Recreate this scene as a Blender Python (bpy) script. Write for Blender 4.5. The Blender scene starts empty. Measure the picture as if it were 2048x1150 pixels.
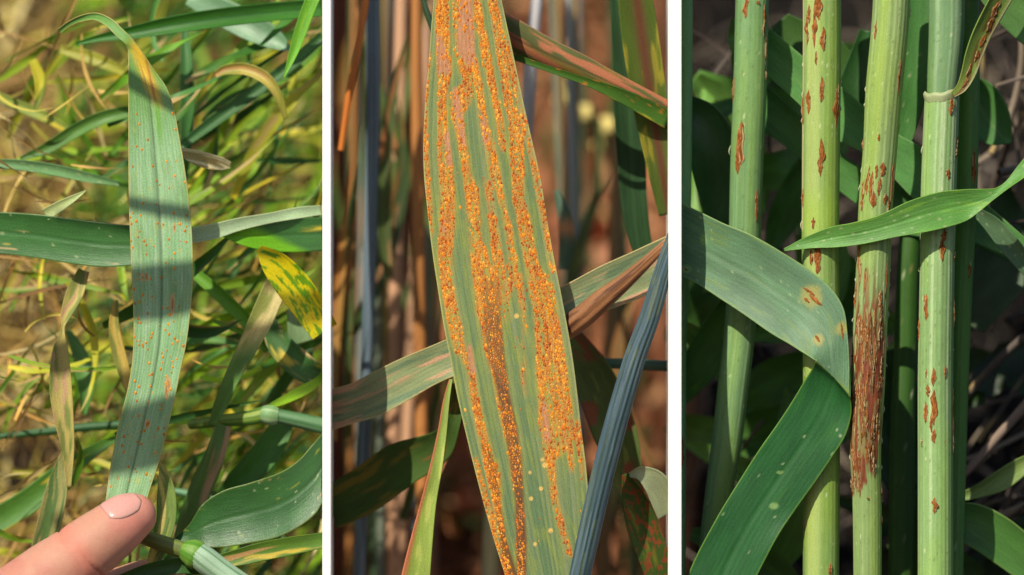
import bpy, math, random
import numpy as np
from mathutils import Vector, Matrix

# ------------------------------------------------------------------ camera, world, sun, exposure
K = 0.00015          # metres per photograph pixel on the plane of sharp focus
D = 5.0              # camera distance
Z0 = 0.22            # height of the view axis above the ground
sc = bpy.context.scene
COL = sc.collection
cam_d = bpy.data.cameras.new('camera'); cam = bpy.data.objects.new('camera', cam_d); COL.objects.link(cam)
cam.location = (0, -D, Z0); cam.rotation_euler = (math.pi/2, 0, 0)
cam_d.sensor_width = 36; cam_d.lens = 36*D/(2048*K)
cam_d.clip_start = 0.1; cam_d.clip_end = 200
cam_d.dof.use_dof = True; cam_d.dof.focus_distance = D - 0.001; cam_d.dof.aperture_fstop = cam_d.lens/88.0
sc.camera = cam
SUN = Vector((-0.42, -0.74, 0.66)).normalized()
w = bpy.data.worlds.new('World'); sc.world = w; w.use_nodes = True
nt = w.node_tree; bg = nt.nodes['Background']
sky = nt.nodes.new('ShaderNodeTexSky'); sky.sky_type = 'NISHITA'; sky.sun_disc = False
sky.sun_elevation = math.asin(SUN.z); sky.sun_rotation = math.atan2(SUN.x, SUN.y)
nt.links.new(sky.outputs[0], bg.inputs[0]); bg.inputs[1].default_value = 0.085
ld = bpy.data.lights.new('sun', 'SUN'); ld.energy = 4.6; ld.angle = math.radians(0.53); ld.color = (1, .93, .78)
lo = bpy.data.objects.new('sun', ld); COL.objects.link(lo)
lo.rotation_euler = SUN.to_track_quat('Z', 'Y').to_euler()
sc.view_settings.view_transform = 'Standard'; sc.view_settings.look = 'None'
sc.view_settings.gamma = 1; sc.view_settings.use_curve_mapping = False
sc.view_settings.exposure = 0.12
sc.render.engine = 'CYCLES'
sc.cycles.max_bounces = 6; sc.cycles.transmission_bounces = 4

# ------------------------------------------------------------------ helpers
rnd = random.Random(7); R = np.random.RandomState(5)
def S(r, g, b):
    return np.array([((v/255)/12.92 if v/255 <= .04045 else ((v/255+.055)/1.055)**2.4) for v in (r, g, b)])
def Wp(px, py, mm):
    d = mm*1e-3; s = (D+d)/D
    return np.stack([(px-1024)*K*s, d+0*px, Z0+(575-py)*K*s], -1)
def wp(px, py, mm):
    return Wp(np.array(float(px)), np.array(float(py)), np.array(float(mm)))
def hsh(i, j, s):
    n = (i*374761393 + j*668265263 + s*974711) & 0xffffffff
    n = ((n ^ (n >> 13))*1274126177) & 0xffffffff
    return ((n ^ (n >> 16)) & 0xffff)/65535.0
def vn(x, y, s=0):
    xi = np.floor(x).astype(np.int64); yi = np.floor(y).astype(np.int64); fx = x-xi; fy = y-yi
    fx = fx*fx*(3-2*fx); fy = fy*fy*(3-2*fy)
    return (hsh(xi, yi, s)*(1-fx)+hsh(xi+1, yi, s)*fx)*(1-fy)+(hsh(xi, yi+1, s)*(1-fx)+hsh(xi+1, yi+1, s)*fx)*fy
def fbm(x, y, s=0, o=3):
    t = 0; a = .5; q = 0
    for k in range(o): t = t+a*vn(x*2**k, y*2**k, s+k*17); q += a; a *= .5
    return t/q
def sst(a, b, x):
    t = np.clip((x-a)/(b-a), 0, 1); return t*t*(3-2*t)
def mix(a, b, t):
    t = np.asarray(t)[..., None]; return a*(1-t)+b*t
def spline(A, n):
    A = np.asarray(A, float)
    if len(A) == 2: t = np.linspace(0, 1, n+1)[:, None]; return A[0]*(1-t)+A[1]*t
    mid = (A[:, :2]+A[:, 3:5])/2 if A.shape[1] >= 6 else A[:, :2]
    d = np.sqrt(((mid[1:]-mid[:-1])**2).sum(1))+1e-3
    s = np.concatenate([[0], np.cumsum(d)]); q = np.linspace(0, s[-1], n+1)
    i = np.clip(np.searchsorted(s, q, side='right')-1, 0, len(A)-2)
    t = ((q-s[i])/d[i])[:, None]
    m = np.zeros_like(A); m[1:-1] = (A[2:]-A[:-2])/(s[2:]-s[:-2])[:, None]
    m[0] = (A[1]-A[0])/d[0]; m[-1] = (A[-1]-A[-2])/d[-1]
    h = d[i][:, None]
    return (2*t**3-3*t**2+1)*A[i]+(t**3-2*t**2+t)*h*m[i]+(-2*t**3+3*t**2)*A[i+1]+(t**3-t**2)*h*m[i+1]

class G: pass
def normals(P):
    du = np.gradient(P, axis=1); dv = np.gradient(P, axis=0)
    n = np.cross(du, dv); l = np.linalg.norm(n, axis=-1, keepdims=True)+1e-20
    return n/l
def ribbon(rows, nu=24, nv=80, bulge=0.0, veins=0, vamp=0.0, rib=0.0, ripple=0.0, seed=0, midu=.5):
    """rows: (lx, ly, lmm, rx, ry, rmm) along the leaf"""
    A = spline(rows, nv); U = np.linspace(0, 1, nu+1)[None, :]; V = np.linspace(0, 1, nv+1)[:, None]
    L = A[:, None, :3]; Rr = A[:, None, 3:6]
    Q = L*(1-U[..., None])+Rr*U[..., None]
    wid = np.sqrt(((A[:, 0]-A[:, 3])**2+(A[:, 1]-A[:, 4])**2))[:, None]
    g = G(); g.PX, g.PY = Q[..., 0], Q[..., 1]
    P = Wp(Q[..., 0], Q[..., 1], Q[..., 2]); n = normals(P)
    g.flip = False
    if n[..., 1].mean() > 0: g.flip = True; n = -n
    mid = np.sqrt(((A[1:, :2]+A[1:, 3:5]-A[:-1, :2]-A[:-1, 3:5])**2).sum(1))/2
    g.len = mid.sum(); g.wid = wid.max()
    UU = U+0*V; VV = V+0*U; wl = np.clip(wid/g.wid, 0, 1)
    off = bulge*(1-(2*UU-1)**2)*wl
    off = off-rib*np.exp(-((UU-midu)/.035)**2)*wl
    if veins: off = off+vamp*np.cos(2*np.pi*veins*UU)
    if ripple: off = off+ripple*(vn(VV*g.len/90, UU*2+seed, seed)-.5)*(np.abs(2*UU-1)**1.5)*2
    P = P+n*(off*1e-3)[..., None]
    g.P, g.U, g.V = P, UU, VV; g.N = normals(P)*(-1 if g.flip else 1)
    g.a = UU*wid; g.l = VV*g.len
    return g
def cline(rows):
    """(cx, cy, width, mm[, tilt degrees]) -> ribbon rows with edges square to the line"""
    r = np.array([list(q)+[0]*(5-len(q)) for q in rows], float)
    d = np.gradient(r[:, :2], axis=0); d /= np.linalg.norm(d, axis=1, keepdims=True)+1e-9
    n = np.stack([-d[:, 1], d[:, 0]], 1); c = np.cos(np.radians(r[:, 4])); s = np.sin(np.radians(r[:, 4]))
    h = r[:, 2]/2; a = r[:, :2]-n*(h*c)[:, None]; b = r[:, :2]+n*(h*c)[:, None]; dz = h*s*K*1e3
    return np.concatenate([a, (r[:, 3]-dz)[:, None], b, (r[:, 3]+dz)[:, None]], 1)
def tube(rows, nu=40, nv=120, ribs=0, ramp=0.0, bump=None):
    A = spline([list(q) for q in rows], nv)
    s = (D+A[:, 3]*1e-3)/D
    C = Wp(A[:, 0], A[:, 1], A[:, 3]); r = A[:, 2]/2*K*s
    T = np.gradient(C, axis=0); T /= np.linalg.norm(T, axis=1, keepdims=True)
    if T[:, 2].mean() < 0: sgn = -1
    else: sgn = 1
    side = np.cross(T*sgn, np.array([0, 1., 0])); side = -side if side[len(side)//2, 0] < 0 else side
    side /= np.linalg.norm(side, axis=1, keepdims=True)
    fr = np.cross(side, T*sgn); fr /= np.linalg.norm(fr, axis=1, keepdims=True)
    fr = np.where(fr[:, 1:2] > 0, -fr, fr)
    th = np.linspace(0, 2*np.pi, nu+1)[None, :]; V = np.linspace(0, 1, nv+1)[:, None]
    rr = r[:, None]*(1+ramp*np.cos(ribs*th)+0*V)
    if bump is not None: rr = rr*(1+bump(th+0*V, V+0*th))
    P = C[:, None]+rr[..., None]*(np.cos(th)[..., None]*side[:, None]+np.sin(th)[..., None]*fr[:, None])
    g = G(); g.P = P; g.U = th/(2*np.pi)+0*V; g.V = V+0*th; g.TH = th+0*V
    g.A = A; g.N = (P-C[:, None]); g.N = g.N/(np.linalg.norm(g.N, axis=-1, keepdims=True)+1e-12)
    g.PX = A[:, 0][:, None]+np.cos(th)*A[:, 2][:, None]/2; g.PY = A[:, 1][:, None]+0*th
    g.len = np.sqrt(((A[1:, :2]-A[:-1, :2])**2).sum(1)).sum(); g.wid = A[:, 2].max()
    g.a = g.U*g.wid*3.14; g.l = g.V*g.len; g.flip = False; g.tube = True
    n = np.cross(P[1, 1]-P[0, 0], P[0, 1]-P[0, 0])
    g.flip = float(np.dot(np.cross(P[0, 1]-P[0, 0], P[1, 0]-P[0, 0]), g.N[0, 0])) < 0
    return g
def quads(nv, nu, base=0):
    i = np.arange(nv)[:, None]*(nu+1)+np.arange(nu)[None, :]+base
    return np.stack([i, i+1, i+nu+2, i+nu+1], -1).reshape(-1, 4)
def raw_mesh(name, V, F, C=None, UV=None, mat=None, smooth=True):
    V = np.asarray(V, np.float32); F = np.asarray(F, np.int32); k = F.shape[1]
    me = bpy.data.meshes.new(name); me.vertices.add(len(V)); me.vertices.foreach_set('co', V.ravel())
    me.loops.add(F.size); me.loops.foreach_set('vertex_index', F.ravel())
    me.polygons.add(len(F)); me.polygons.foreach_set('loop_start', np.arange(0, F.size, k, dtype=np.int32))
    me.polygons.foreach_set('use_smooth', np.full(len(F), smooth))
    me.update(calc_edges=True)
    if C is not None:
        c4 = np.ones((len(V), 4), np.float32); c4[:, :3] = np.clip(C, 0, 1)
        at = me.color_attributes.new('Col', 'FLOAT_COLOR', 'POINT'); at.data.foreach_set('color', c4.ravel())
    if UV is not None:
        uv = me.uv_layers.new(name='UVMap'); uv.data.foreach_set('uv', np.asarray(UV, np.float32)[F.ravel()].ravel())
    if mat: me.materials.append(mat)
    return me
def link(name, me, parent=None, loc=None):
    o = bpy.data.objects.new(name, me); COL.objects.link(o)
    if parent: o.parent = parent; o.location = -np.array(parent.location) if loc is None else loc
    return o
def gobj(name, g, col, mat, parent=None, thick=0.0):
    nv, nu = g.P.shape[0]-1, g.P.shape[1]-1
    F = quads(nv, nu)
    if g.flip: F = F[:, ::-1]
    C = col(g) if callable(col) else np.broadcast_to(col, g.P.shape)
    UV = np.stack([g.a*K*1e3, g.l*K*1e3], -1).reshape(-1, 2)
    o0 = g.P.reshape(-1, 3).mean(0)
    par_loc = np.array(parent.location) if parent else None
    org = o0
    me = raw_mesh(name, g.P.reshape(-1, 3)-org, F, C.reshape(-1, 3), UV, mat)
    o = bpy.data.objects.new(name, me); COL.objects.link(o)
    if parent:
        o.parent = parent; o.location = org-abs_loc(parent)
    else: o.location = org
    if thick:
        m = o.modifiers.new('thickness', 'SOLIDIFY'); m.thickness = thick*1e-3; m.offset = -1
    return o
def abs_loc(o):
    v = np.array(o.location)
    while o.parent: o = o.parent; v = v+np.array(o.location)
    return v
def thing(o, label, cat, group=None):
    o['label'] = label; o['category'] = cat
    if group: o['group'] = group
    return o
def root(name, loc, label, cat, group=None):
    o = bpy.data.objects.new(name, None); COL.objects.link(o); o.location = loc; o.empty_display_size = .01
    return thing(o, label, cat, group)
def bil(A, v, u):
    nv, nu = A.shape[0]-1, A.shape[1]-1
    x = np.clip(u, 0, 1)*nu; y = np.clip(v, 0, 1)*nv
    i = np.clip(np.floor(x).astype(int), 0, nu-1); j = np.clip(np.floor(y).astype(int), 0, nv-1)
    fx = (x-i)[..., None]; fy = (y-j)[..., None]
    if A.ndim == 2: A = A[..., None]
    return (A[j, i]*(1-fx)+A[j, i+1]*fx)*(1-fy)+(A[j+1, i]*(1-fx)+A[j+1, i+1]*fx)*fy

# ------------------------------------------------------------------ materials
def mat(name, rough=.5, trans=.25, spec=.35, bump=.6, grain=.25, bscale=(5, .12), sss=0, tcol=(1.0, 1.0, .45)):
    m = bpy.data.materials.new(name); m.use_nodes = True; t = m.node_tree; b = t.nodes['Principled BSDF']; out = t.nodes['Material Output']
    at = t.nodes.new('ShaderNodeAttribute'); at.attribute_name = 'Col'
    uv = t.nodes.new('ShaderNodeUVMap'); mp = t.nodes.new('ShaderNodeMapping'); mp.inputs['Scale'].default_value = (bscale[0], bscale[1], 1)
    t.links.new(uv.outputs[0], mp.inputs[0])
    n1 = t.nodes.new('ShaderNodeTexNoise'); n1.inputs['Scale'].default_value = 1.6; n1.inputs['Detail'].default_value = 5
    t.links.new(mp.outputs[0], n1.inputs['Vector'])
    n2 = t.nodes.new('ShaderNodeTexNoise'); n2.inputs['Scale'].default_value = 2.2; n2.inputs['Detail'].default_value = 4
    t.links.new(uv.outputs[0], n2.inputs['Vector'])
    ad = t.nodes.new('ShaderNodeMath'); ad.operation = 'ADD'; t.links.new(n1.outputs[0], ad.inputs[0]); t.links.new(n2.outputs[0], ad.inputs[1])
    mr = t.nodes.new('ShaderNodeMapRange'); mr.inputs[1].default_value = .6; mr.inputs[2].default_value = 1.4
    mr.inputs[3].default_value = 1-grain*1.3; mr.inputs[4].default_value = 1+grain*1.3
    t.links.new(ad.outputs[0], mr.inputs[0])
    mu = t.nodes.new('ShaderNodeVectorMath'); mu.operation = 'SCALE'; t.links.new(at.outputs['Color'], mu.inputs[0]); t.links.new(mr.outputs[0], mu.inputs['Scale'])
    t.links.new(mu.outputs[0], b.inputs['Base Color'])
    rr = t.nodes.new('ShaderNodeMapRange'); rr.inputs[3].default_value = rough-.1; rr.inputs[4].default_value = rough+.15
    t.links.new(n2.outputs[0], rr.inputs[0]); t.links.new(rr.outputs[0], b.inputs['Roughness'])
    b.inputs['Specular IOR Level'].default_value = spec
    bp = t.nodes.new('ShaderNodeBump'); bp.inputs['Strength'].default_value = bump; bp.inputs['Distance'].default_value = .0001
    t.links.new(ad.outputs[0], bp.inputs['Height']); t.links.new(bp.outputs[0], b.inputs['Normal'])
    if sss:
        b.inputs['Subsurface Weight'].default_value = sss; b.inputs['Subsurface Radius'].default_value = (.004, .0015, .0008); b.inputs['Subsurface Scale'].default_value = 1
    if trans:
        tr = t.nodes.new('ShaderNodeBsdfTranslucent'); mc = t.nodes.new('ShaderNodeVectorMath'); mc.operation = 'MULTIPLY'
        mc.inputs[1].default_value = tcol; t.links.new(mu.outputs[0], mc.inputs[0]); t.links.new(mc.outputs[0], tr.inputs[0])
        mx = t.nodes.new('ShaderNodeMixShader'); mx.inputs[0].default_value = trans
        t.links.new(b.outputs[0], mx.inputs[1]); t.links.new(tr.outputs[0], mx.inputs[2]); t.links.new(mx.outputs[0], out.inputs[0])
    return m
M_LEAF = mat('leaf_blade', .42, .28, .4)
M_WAX = mat('waxy_leaf_blade', .36, .22, .55)
M_MATT = mat('matt_leaf_blade', .6, .2, .25)
M_STEM = mat('stem_skin', .45, 0, .35, grain=.16)
M_STRAW = mat('dry_straw', .6, .12, .25, grain=.3)
M_RUST = mat('rust_spores', .8, 0, .15, bump=.8, grain=.3, bscale=(3, 3))
M_SKIN = mat('skin', .5, 0, .3, bump=.9, grain=.10, bscale=(3.5, 2.2), sss=.25)
M_NAIL = mat('nail', .28, 0, .5, bump=.1, grain=.04, bscale=(3, .3), sss=.2)
M_PLANT = mat('clutter', .5, .2, .35, bump=.3)
def soilmat():
    m = bpy.data.materials.new('soil'); m.use_nodes = True; t = m.node_tree; b = t.nodes['Principled BSDF']
    at = t.nodes.new('ShaderNodeAttribute'); at.attribute_name = 'Col'
    tc = t.nodes.new('ShaderNodeTexCoord')
    n = t.nodes.new('ShaderNodeTexNoise'); n.inputs['Scale'].default_value = 90; n.inputs['Detail'].default_value = 9; n.inputs['Roughness'].default_value = .7
    t.links.new(tc.outputs['Object'], n.inputs['Vector'])
    mr = t.nodes.new('ShaderNodeMapRange'); mr.inputs[1].default_value = .3; mr.inputs[2].default_value = .7; mr.inputs[3].default_value = .4; mr.inputs[4].default_value = 1.6
    t.links.new(n.outputs[0], mr.inputs[0])
    mu = t.nodes.new('ShaderNodeVectorMath'); mu.operation = 'SCALE'; t.links.new(at.outputs['Color'], mu.inputs[0]); t.links.new(mr.outputs[0], mu.inputs['Scale'])
    t.links.new(mu.outputs[0], b.inputs['Base Color']); b.inputs['Roughness'].default_value = .95; b.inputs['Specular IOR Level'].default_value = .1
    bp = t.nodes.new('ShaderNodeBump'); bp.inputs['Strength'].default_value = .9; bp.inputs['Distance'].default_value = .003
    t.links.new(n.outputs[0], bp.inputs['Height']); t.links.new(bp.outputs[0], b.inputs['Normal'])
    return m
M_SOIL = soilmat()
def paintmat():
    m = bpy.data.materials.new('white_paint'); m.use_nodes = True; t = m.node_tree; b = t.nodes['Principled BSDF']
    n = t.nodes.new('ShaderNodeTexNoise'); n.inputs['Scale'].default_value = 300
    cr = t.nodes.new('ShaderNodeMapRange'); cr.inputs[3].default_value = .86; cr.inputs[4].default_value = .92
    t.links.new(n.outputs[0], cr.inputs[0]); cb = t.nodes.new('ShaderNodeCombineColor')
    for i in range(3): t.links.new(cr.outputs[0], cb.inputs[i])
    t.links.new(cb.outputs[0], b.inputs['Base Color']); b.inputs['Roughness'].default_value = .6
    return m
M_WHITE = paintmat()

# ------------------------------------------------------------------ colour rules of leaves and stems (pigment only)
def lc(base, yel=None, ya=0., tan=None, ta=0., rib=None, edge=None, seed=0, ys=(14, 90), ts=(9, 140), stripe=.10, speck=0):
    base = np.array(base, float)
    def f(g):
        c = np.broadcast_to(base, g.P.shape).copy()
        c *= (1+stripe*(vn(g.a/3.2, g.l/300, seed)-.5)*2)[..., None]
        c *= (1+.28*(fbm(g.a/25, g.l/70, seed+3)-.5)*2)[..., None]
        if yel is not None:
            m = fbm(g.a/ys[0], g.l/ys[1], seed+5); c = mix(c, yel, sst(1-ya, 1-ya+.12, m)*.9)
        if tan is not None:
            m = fbm(g.a/ts[0], g.l/ts[1], seed+9); c = mix(c, tan, sst(1-ta, 1-ta+.08, m))
        if rib is not None: c = mix(c, rib, .7*np.exp(-((g.U-.5)/.03)**2))
        if edge is not None: c = mix(c, edge, .8*sst(.93, 1, np.abs(2*g.U-1)))
        if speck:
            ca, cl_ = g.a/16, g.l/22; i, j = np.floor(ca).astype(np.int64), np.floor(cl_).astype(np.int64)
            ox, oy = .25+.5*hsh(i, j, seed+1), .25+.5*hsh(i, j, seed+2); on = hsh(i, j, seed+3) < speck*2
            dd_ = ((ca-i-ox)*16/(1.4+1.6*hsh(i, j, seed+4)))**2+((cl_-j-oy)*22/(1.8+3*hsh(i, j, seed+5)))**2
            c = mix(c, S(170, 186, 136), (1-sst(.4, 1.4, dd_))*on*.7)
        return c
    return f
def poly_band(rows):
    r = np.array(rows, float)
    def f(px, py, soft=4.0):
        l = np.interp(py, r[:, 0], r[:, 1]); h = np.interp(py, r[:, 0], r[:, 2])
        d = r[:, 3] if r.shape[1] > 3 else np.ones(len(r)); dd = np.interp(py, r[:, 0], d)
        w_ = (h-l)*.06; l = l+w_; h = h-w_
        ins = sst(-soft, soft*.6, px-l)*sst(-soft, soft*.6, h-px)
        ends = sst(r[0, 0]-12, r[0, 0]+4, py)*(1-sst(r[-1, 0]-4, r[-1, 0]+12, py))
        return ins*ends*dd
    return f

# ------------------------------------------------------------------ ground: one sheet, low field in front, a bank behind
def build_ground():
    xs = np.unique(np.concatenate([np.linspace(-20, -.4, 16), np.linspace(-.4, .4, 300), np.linspace(.4, 20, 16)]))
    ys = np.unique(np.concatenate([np.linspace(-20, -.1, 14), np.linspace(-.1, 1.3, 330), np.linspace(.9, 30, 16)]))
    X, Y = np.meshgrid(xs, ys)
    b = sst(-.068, -.05, X)*(1-sst(.045, .063, X))
    y0 = .075*(1-b)+.25*b
    bump = (fbm(X*60, Y*60, 3, 4)-.5)*.02+(fbm(X*12, Y*12, 8, 3)-.5)*.03
    Z = np.clip((Y-y0)*1.15, 0, None); Z = np.where(Z > .36, .36+(Z-.36)*.04, Z)+bump*sst(0, .05, Z)+bump*.2
    soilA, soilB, soilC = S(52, 42, 32), S(184, 122, 88), S(28, 25, 23)
    c = mix(mix(np.broadcast_to(soilA, X.shape+(3,)), soilB, b), soilC, sst(.045, .06, X))
    c = c*(.6+.8*fbm(X*25, Y*25, 31, 3))[..., None]; pb = b*sst(.42, .62, fbm(X*48, Z*40+Y*20, 77, 3)); c = mix(c, S(92, 62, 46), pb*.85)
    me = raw_mesh('ground', np.stack([X, Y, Z], -1).reshape(-1, 3), quads(len(ys)-1, len(xs)-1), c.reshape(-1, 3), None, M_SOIL)
    o = link('ground', me); o['kind'] = 'structure'
    return b
build_ground()

# ------------------------------------------------------------------ added white boards filling the blank gaps between the three plots
def board(x0, x1, label):
    a, b = (x0-1024)*K*.9985, (x1-1024)*K*.9985
    y0, y1, z0, z1, e = -.008, .052, -.01, .42, .0002
    import bmesh
    bm = bmesh.new(); bmesh.ops.create_cube(bm, size=1)
    for v in bm.verts: v.co = Vector(((b-a)*v.co.x, (y1-y0)*v.co.y, (z1-z0)*v.co.z))
    bmesh.ops.bevel(bm, geom=bm.edges[:], offset=e, segments=2, affect='EDGES')
    me = bpy.data.meshes.new('added_gap_board'); bm.to_mesh(me); bm.free(); me.materials.append(M_WHITE)
    o = link('added_gap_board', me); o.location = ((a+b)/2, (y0+y1)/2, (z0+z1)/2)
    thing(o, label, 'divider', 'added white boards between the plots')
board(645, 662, 'narrow added white board filling the gap beside the finger-held leaf and its straw')
board(1337, 1363, 'wider added white board filling the gap beside the thick green stems')

# ------------------------------------------------------------------ rust domes
DM = []
def dome_arrays(n=7):
    v = [(0, 0, 1.0)]
    for r, z in ((.62, .75), (1.0, .05)):
        for k in range(n): v.append((r*math.cos(2*math.pi*k/n), r*math.sin(2*math.pi*k/n), z))
    f = []
    for k in range(n):
        a, b = 1+k, 1+(k+1) % n
        f.append((0, a, b)); f.append((a, a+n, b+n)); f.append((a, b+n, b))
    return np.array(v), np.array(f)
DV, DF = dome_arrays()
def dome_mesh(col, seed):
    r = np.random.RandomState(seed); v = DV.copy(); v[:, :2] *= 1+.18*(r.rand(len(v), 1)-.5); v[:, 2] *= 1+.3*(r.rand(len(v))-.5)
    c = np.tile(col, (len(v), 1))*(.85+.3*r.rand(len(v), 1))
    return raw_mesh('rust_pustule', v, DF, c, v[:, :2]*.3, M_RUST)
def frames(g, u, v):
    P = bil(g.P, v, u); N = bil(g.N, v, u); N /= np.linalg.norm(N, axis=-1, keepdims=True)
    T = bil(g.P, np.clip(v+.004, 0, 1), u)-bil(g.P, np.clip(v-.004, 0, 1), u); T /= np.linalg.norm(T, axis=-1, keepdims=True)+1e-12
    T = T-N*(T*N).sum(-1, keepdims=True); T /= np.linalg.norm(T, axis=-1, keepdims=True)+1e-12
    Sd = np.cross(T, N)
    return P, N, T, Sd
def domes(g, u, v, rad, elong, parent, meshes, name='rust_pustule', most=300, cols=None):
    """rad in px; the largest 'most' are parts of their own, the rest one joined part"""
    u = np.array(u); v = np.array(v); rad = np.array(rad)*K; P, N, T, Sd = frames(g, u, v)
    order = np.argsort(-rad); pl = abs_loc(parent)
    for i in order[:most]:
        o = bpy.data.objects.new(name, meshes[int(R.randint(len(meshes)))]); COL.objects.link(o)
        m = Matrix(((Sd[i, 0]*rad[i], T[i, 0]*rad[i]*elong, N[i, 0]*rad[i]*.4, P[i, 0]-pl[0]),
                    (Sd[i, 1]*rad[i], T[i, 1]*rad[i]*elong, N[i, 1]*rad[i]*.4, P[i, 1]-pl[1]),
                    (Sd[i, 2]*rad[i], T[i, 2]*rad[i]*elong, N[i, 2]*rad[i]*.4, P[i, 2]-pl[2]), (0, 0, 0, 1)))
        o.parent = parent; o.matrix_basis = m
    rest = order[most:]
    if len(rest):
        k = len(DV); n = len(rest)
        J = 1+.6*(R.rand(n, k, 3)-.5)
        vv = DV[None]*J; r = rad[rest][:, None, None]
        X = P[rest][:, None]+r*(vv[..., 0:1]*Sd[rest][:, None]+vv[..., 1:2]*elong*T[rest][:, None]+vv[..., 2:3]*.4*N[rest][:, None])
        F = (DF[None]+(np.arange(n)*k)[:, None, None]).reshape(-1, 3)
        cc = cols[R.randint(len(cols), size=n)][:, None]*(.7+.5*R.rand(n, k, 1))*np.where(fbm(u[rest]*9, v[rest]*7, 91) > .55, np.array([[.82], [.68], [.8]]), 1).T[:, None]
        me = raw_mesh(name, (X-pl).reshape(-1, 3), F, cc.reshape(-1, 3), (vv[..., :2]*.3).reshape(-1, 2), M_RUST)
        o = bpy.data.objects.new('rust_pustules', me); COL.objects.link(o); o.parent = parent; o['kind'] = 'stuff'

# ================================================================== PLOT A: leaf held by a finger
# main leaf
A_rows = [ # left x,y,mm  right x,y,mm
 (118, 58, 22, 121, 66, 22), (140, 42, 18, 143, 50, 18), (168, 30, 13, 170, 41, 13), (195, 27, 9, 193, 40, 9), (222, 38, 6, 215, 53, 6),
 (244, 58, 4, 234, 72, 4), (262, 76, 3, 250, 86, 3), (284, 105, 3, 256, 100, 3.5), (308, 140, 3.5, 257, 122, 3), (331, 172, 3, 257, 155, 2),
 (347, 215, 2, 257, 205, 1), (359, 275, 1, 257, 270, 0), (370, 340, 0, 257, 345, 0), (379, 410, 0, 258, 415, 0), (385, 490, 0, 261, 490, 0),
 (385, 570, 0, 264, 565, 0), (380, 630, 0, 267, 630, 0), (372, 690, 0, 267, 685, 0), (361, 740, .5, 263, 735, .5), (350, 795, 1, 254, 785, 1),
 (337, 850, 1.5, 241, 835, 1.5), (322, 910, 2, 229, 890, 2), (306, 960, 2, 219, 945, 2), (292, 1005, 2, 212, 995, 2), (278, 1060, 2, 206, 1040, 2)]
gA = ribbon(A_rows, 64, 420, bulge=-.5, veins=17, vamp=.035, rib=.5, ripple=.5, seed=3)
def colA(g):
    b = S(164, 204, 152); c = np.broadcast_to(b, g.P.shape).copy()
    st = vn(g.U*34, g.l/220, 2); c = mix(c, S(124, 176, 122), st*.7)
    st2 = vn(g.U*70+9, g.l/90, 4); c = mix(c, S(196, 216, 188), sst(.6, .95, st2)*.55)
    c = mix(c, S(112, 148, 62), sst(.5, .75, fbm(g.a/18, g.l/70, 6))*.35)
    top = 1-sst(150, 330, g.PY); c = mix(c, S(104, 156, 50), top*.8)
    y = np.exp(-((g.PX-(268+(g.PY-90)*.42))/11)**2)*sst(70, 110, g.PY)*(1-sst(170, 230, g.PY)); c = mix(c, S(226, 190, 60), np.clip(y*1.5*(.5+vn(g.U*30, g.l/50, 7)), 0, 1))
    y = np.exp(-((g.PX-(294+(g.PY-125)*.22))/2.6)**2)*sst(105, 125, g.PY)*(1-sst(195, 216, g.PY)); c = mix(c, S(190, 130, 50), y)
    y = np.exp(-((g.PX-(306+(g.PY-125)*.10))/5)**2)*sst(190, 215, g.PY)*(1-sst(250, 310, g.PY)); c = mix(c, S(110, 170, 30), y*.7)
    m = fbm(g.a/7, g.l/16, 12); c = mix(c, S(186, 194, 110), sst(.68, .82, m)*.6*sst(200, 300, g.PY))
    c = mix(c, S(60, 92, 62), .55*np.exp(-((g.U-.5)/.018)**2)*sst(150, 260, g.PY)); c = mix(c, S(150, 178, 140), .5*np.exp(-((g.U-.545)/.015)**2))
    c = mix(c, S(196, 186, 110), sst(.94, 1, np.abs(2*g.U-1)))
    for (x, y0, rx, ry) in ((345, 608, 5, 24), (336, 770, 7, 18), (333, 780, 4, 22), (349, 455, 3, 11), (293, 555, 4, 9), (295, 848, 6, 10), (285, 555, 3, 8)):
        d = ((g.PX-x)/rx)**2+((g.PY-y0)/ry)**2; c = mix(c, S(206, 170, 110), 1-sst(.6, 1.2, d)); c = mix(c, S(150, 90, 50), (1-sst(.1, .35, d))*.7)
    return c
rootA = root('wheat_leaf', Vector(wp(250, 1040, 2)), 'long blue-green leaf speckled with small orange rust spots, pinched above the finger', 'leaf')
bladeA = gobj('leaf_blade', gA, colA, M_WAX, rootA, .2)
spots = [(x/2.875+240, y/2.875+300) for x, y in ((266,66),(320,66),(190,88),(75,92),(316,146),(208,180),(230,200),(372,188),(280,222),(130,308),(210,308),(75,362),(120,376),(310,362),(384,374),(58,386),(64,424),(92,412),(214,424),(248,426),(343,424),(383,440),(375,462),(112,468),(104,503),(66,526),(148,548),(136,526),(192,555),(72,562),(282,510),(380,532),(310,596),(299,628),(266,650),(150,600),(314,684),(110,712),(150,714),(178,737),(100,748),(230,733),(84,802),(132,832),(186,846),(110,876),(83,884),(242,908),(272,906),(342,903),(288,948),(308,985),(158,940),(102,972),(104,995),(120,996),(226,1006),(186,1056),(282,1056),(315,1085),(330,1100),(112,1100),(150,1110),(300,1115),(82,1076),(130,1125),(180,1078),(366,1125),(262,1030),(278,998))]
spots += [(x/1.983, y/1.983) for x, y in ((541,452),(552,490),(587,551),(686,447),(696,513),(527,660),(541,580),(562,590))]
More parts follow.
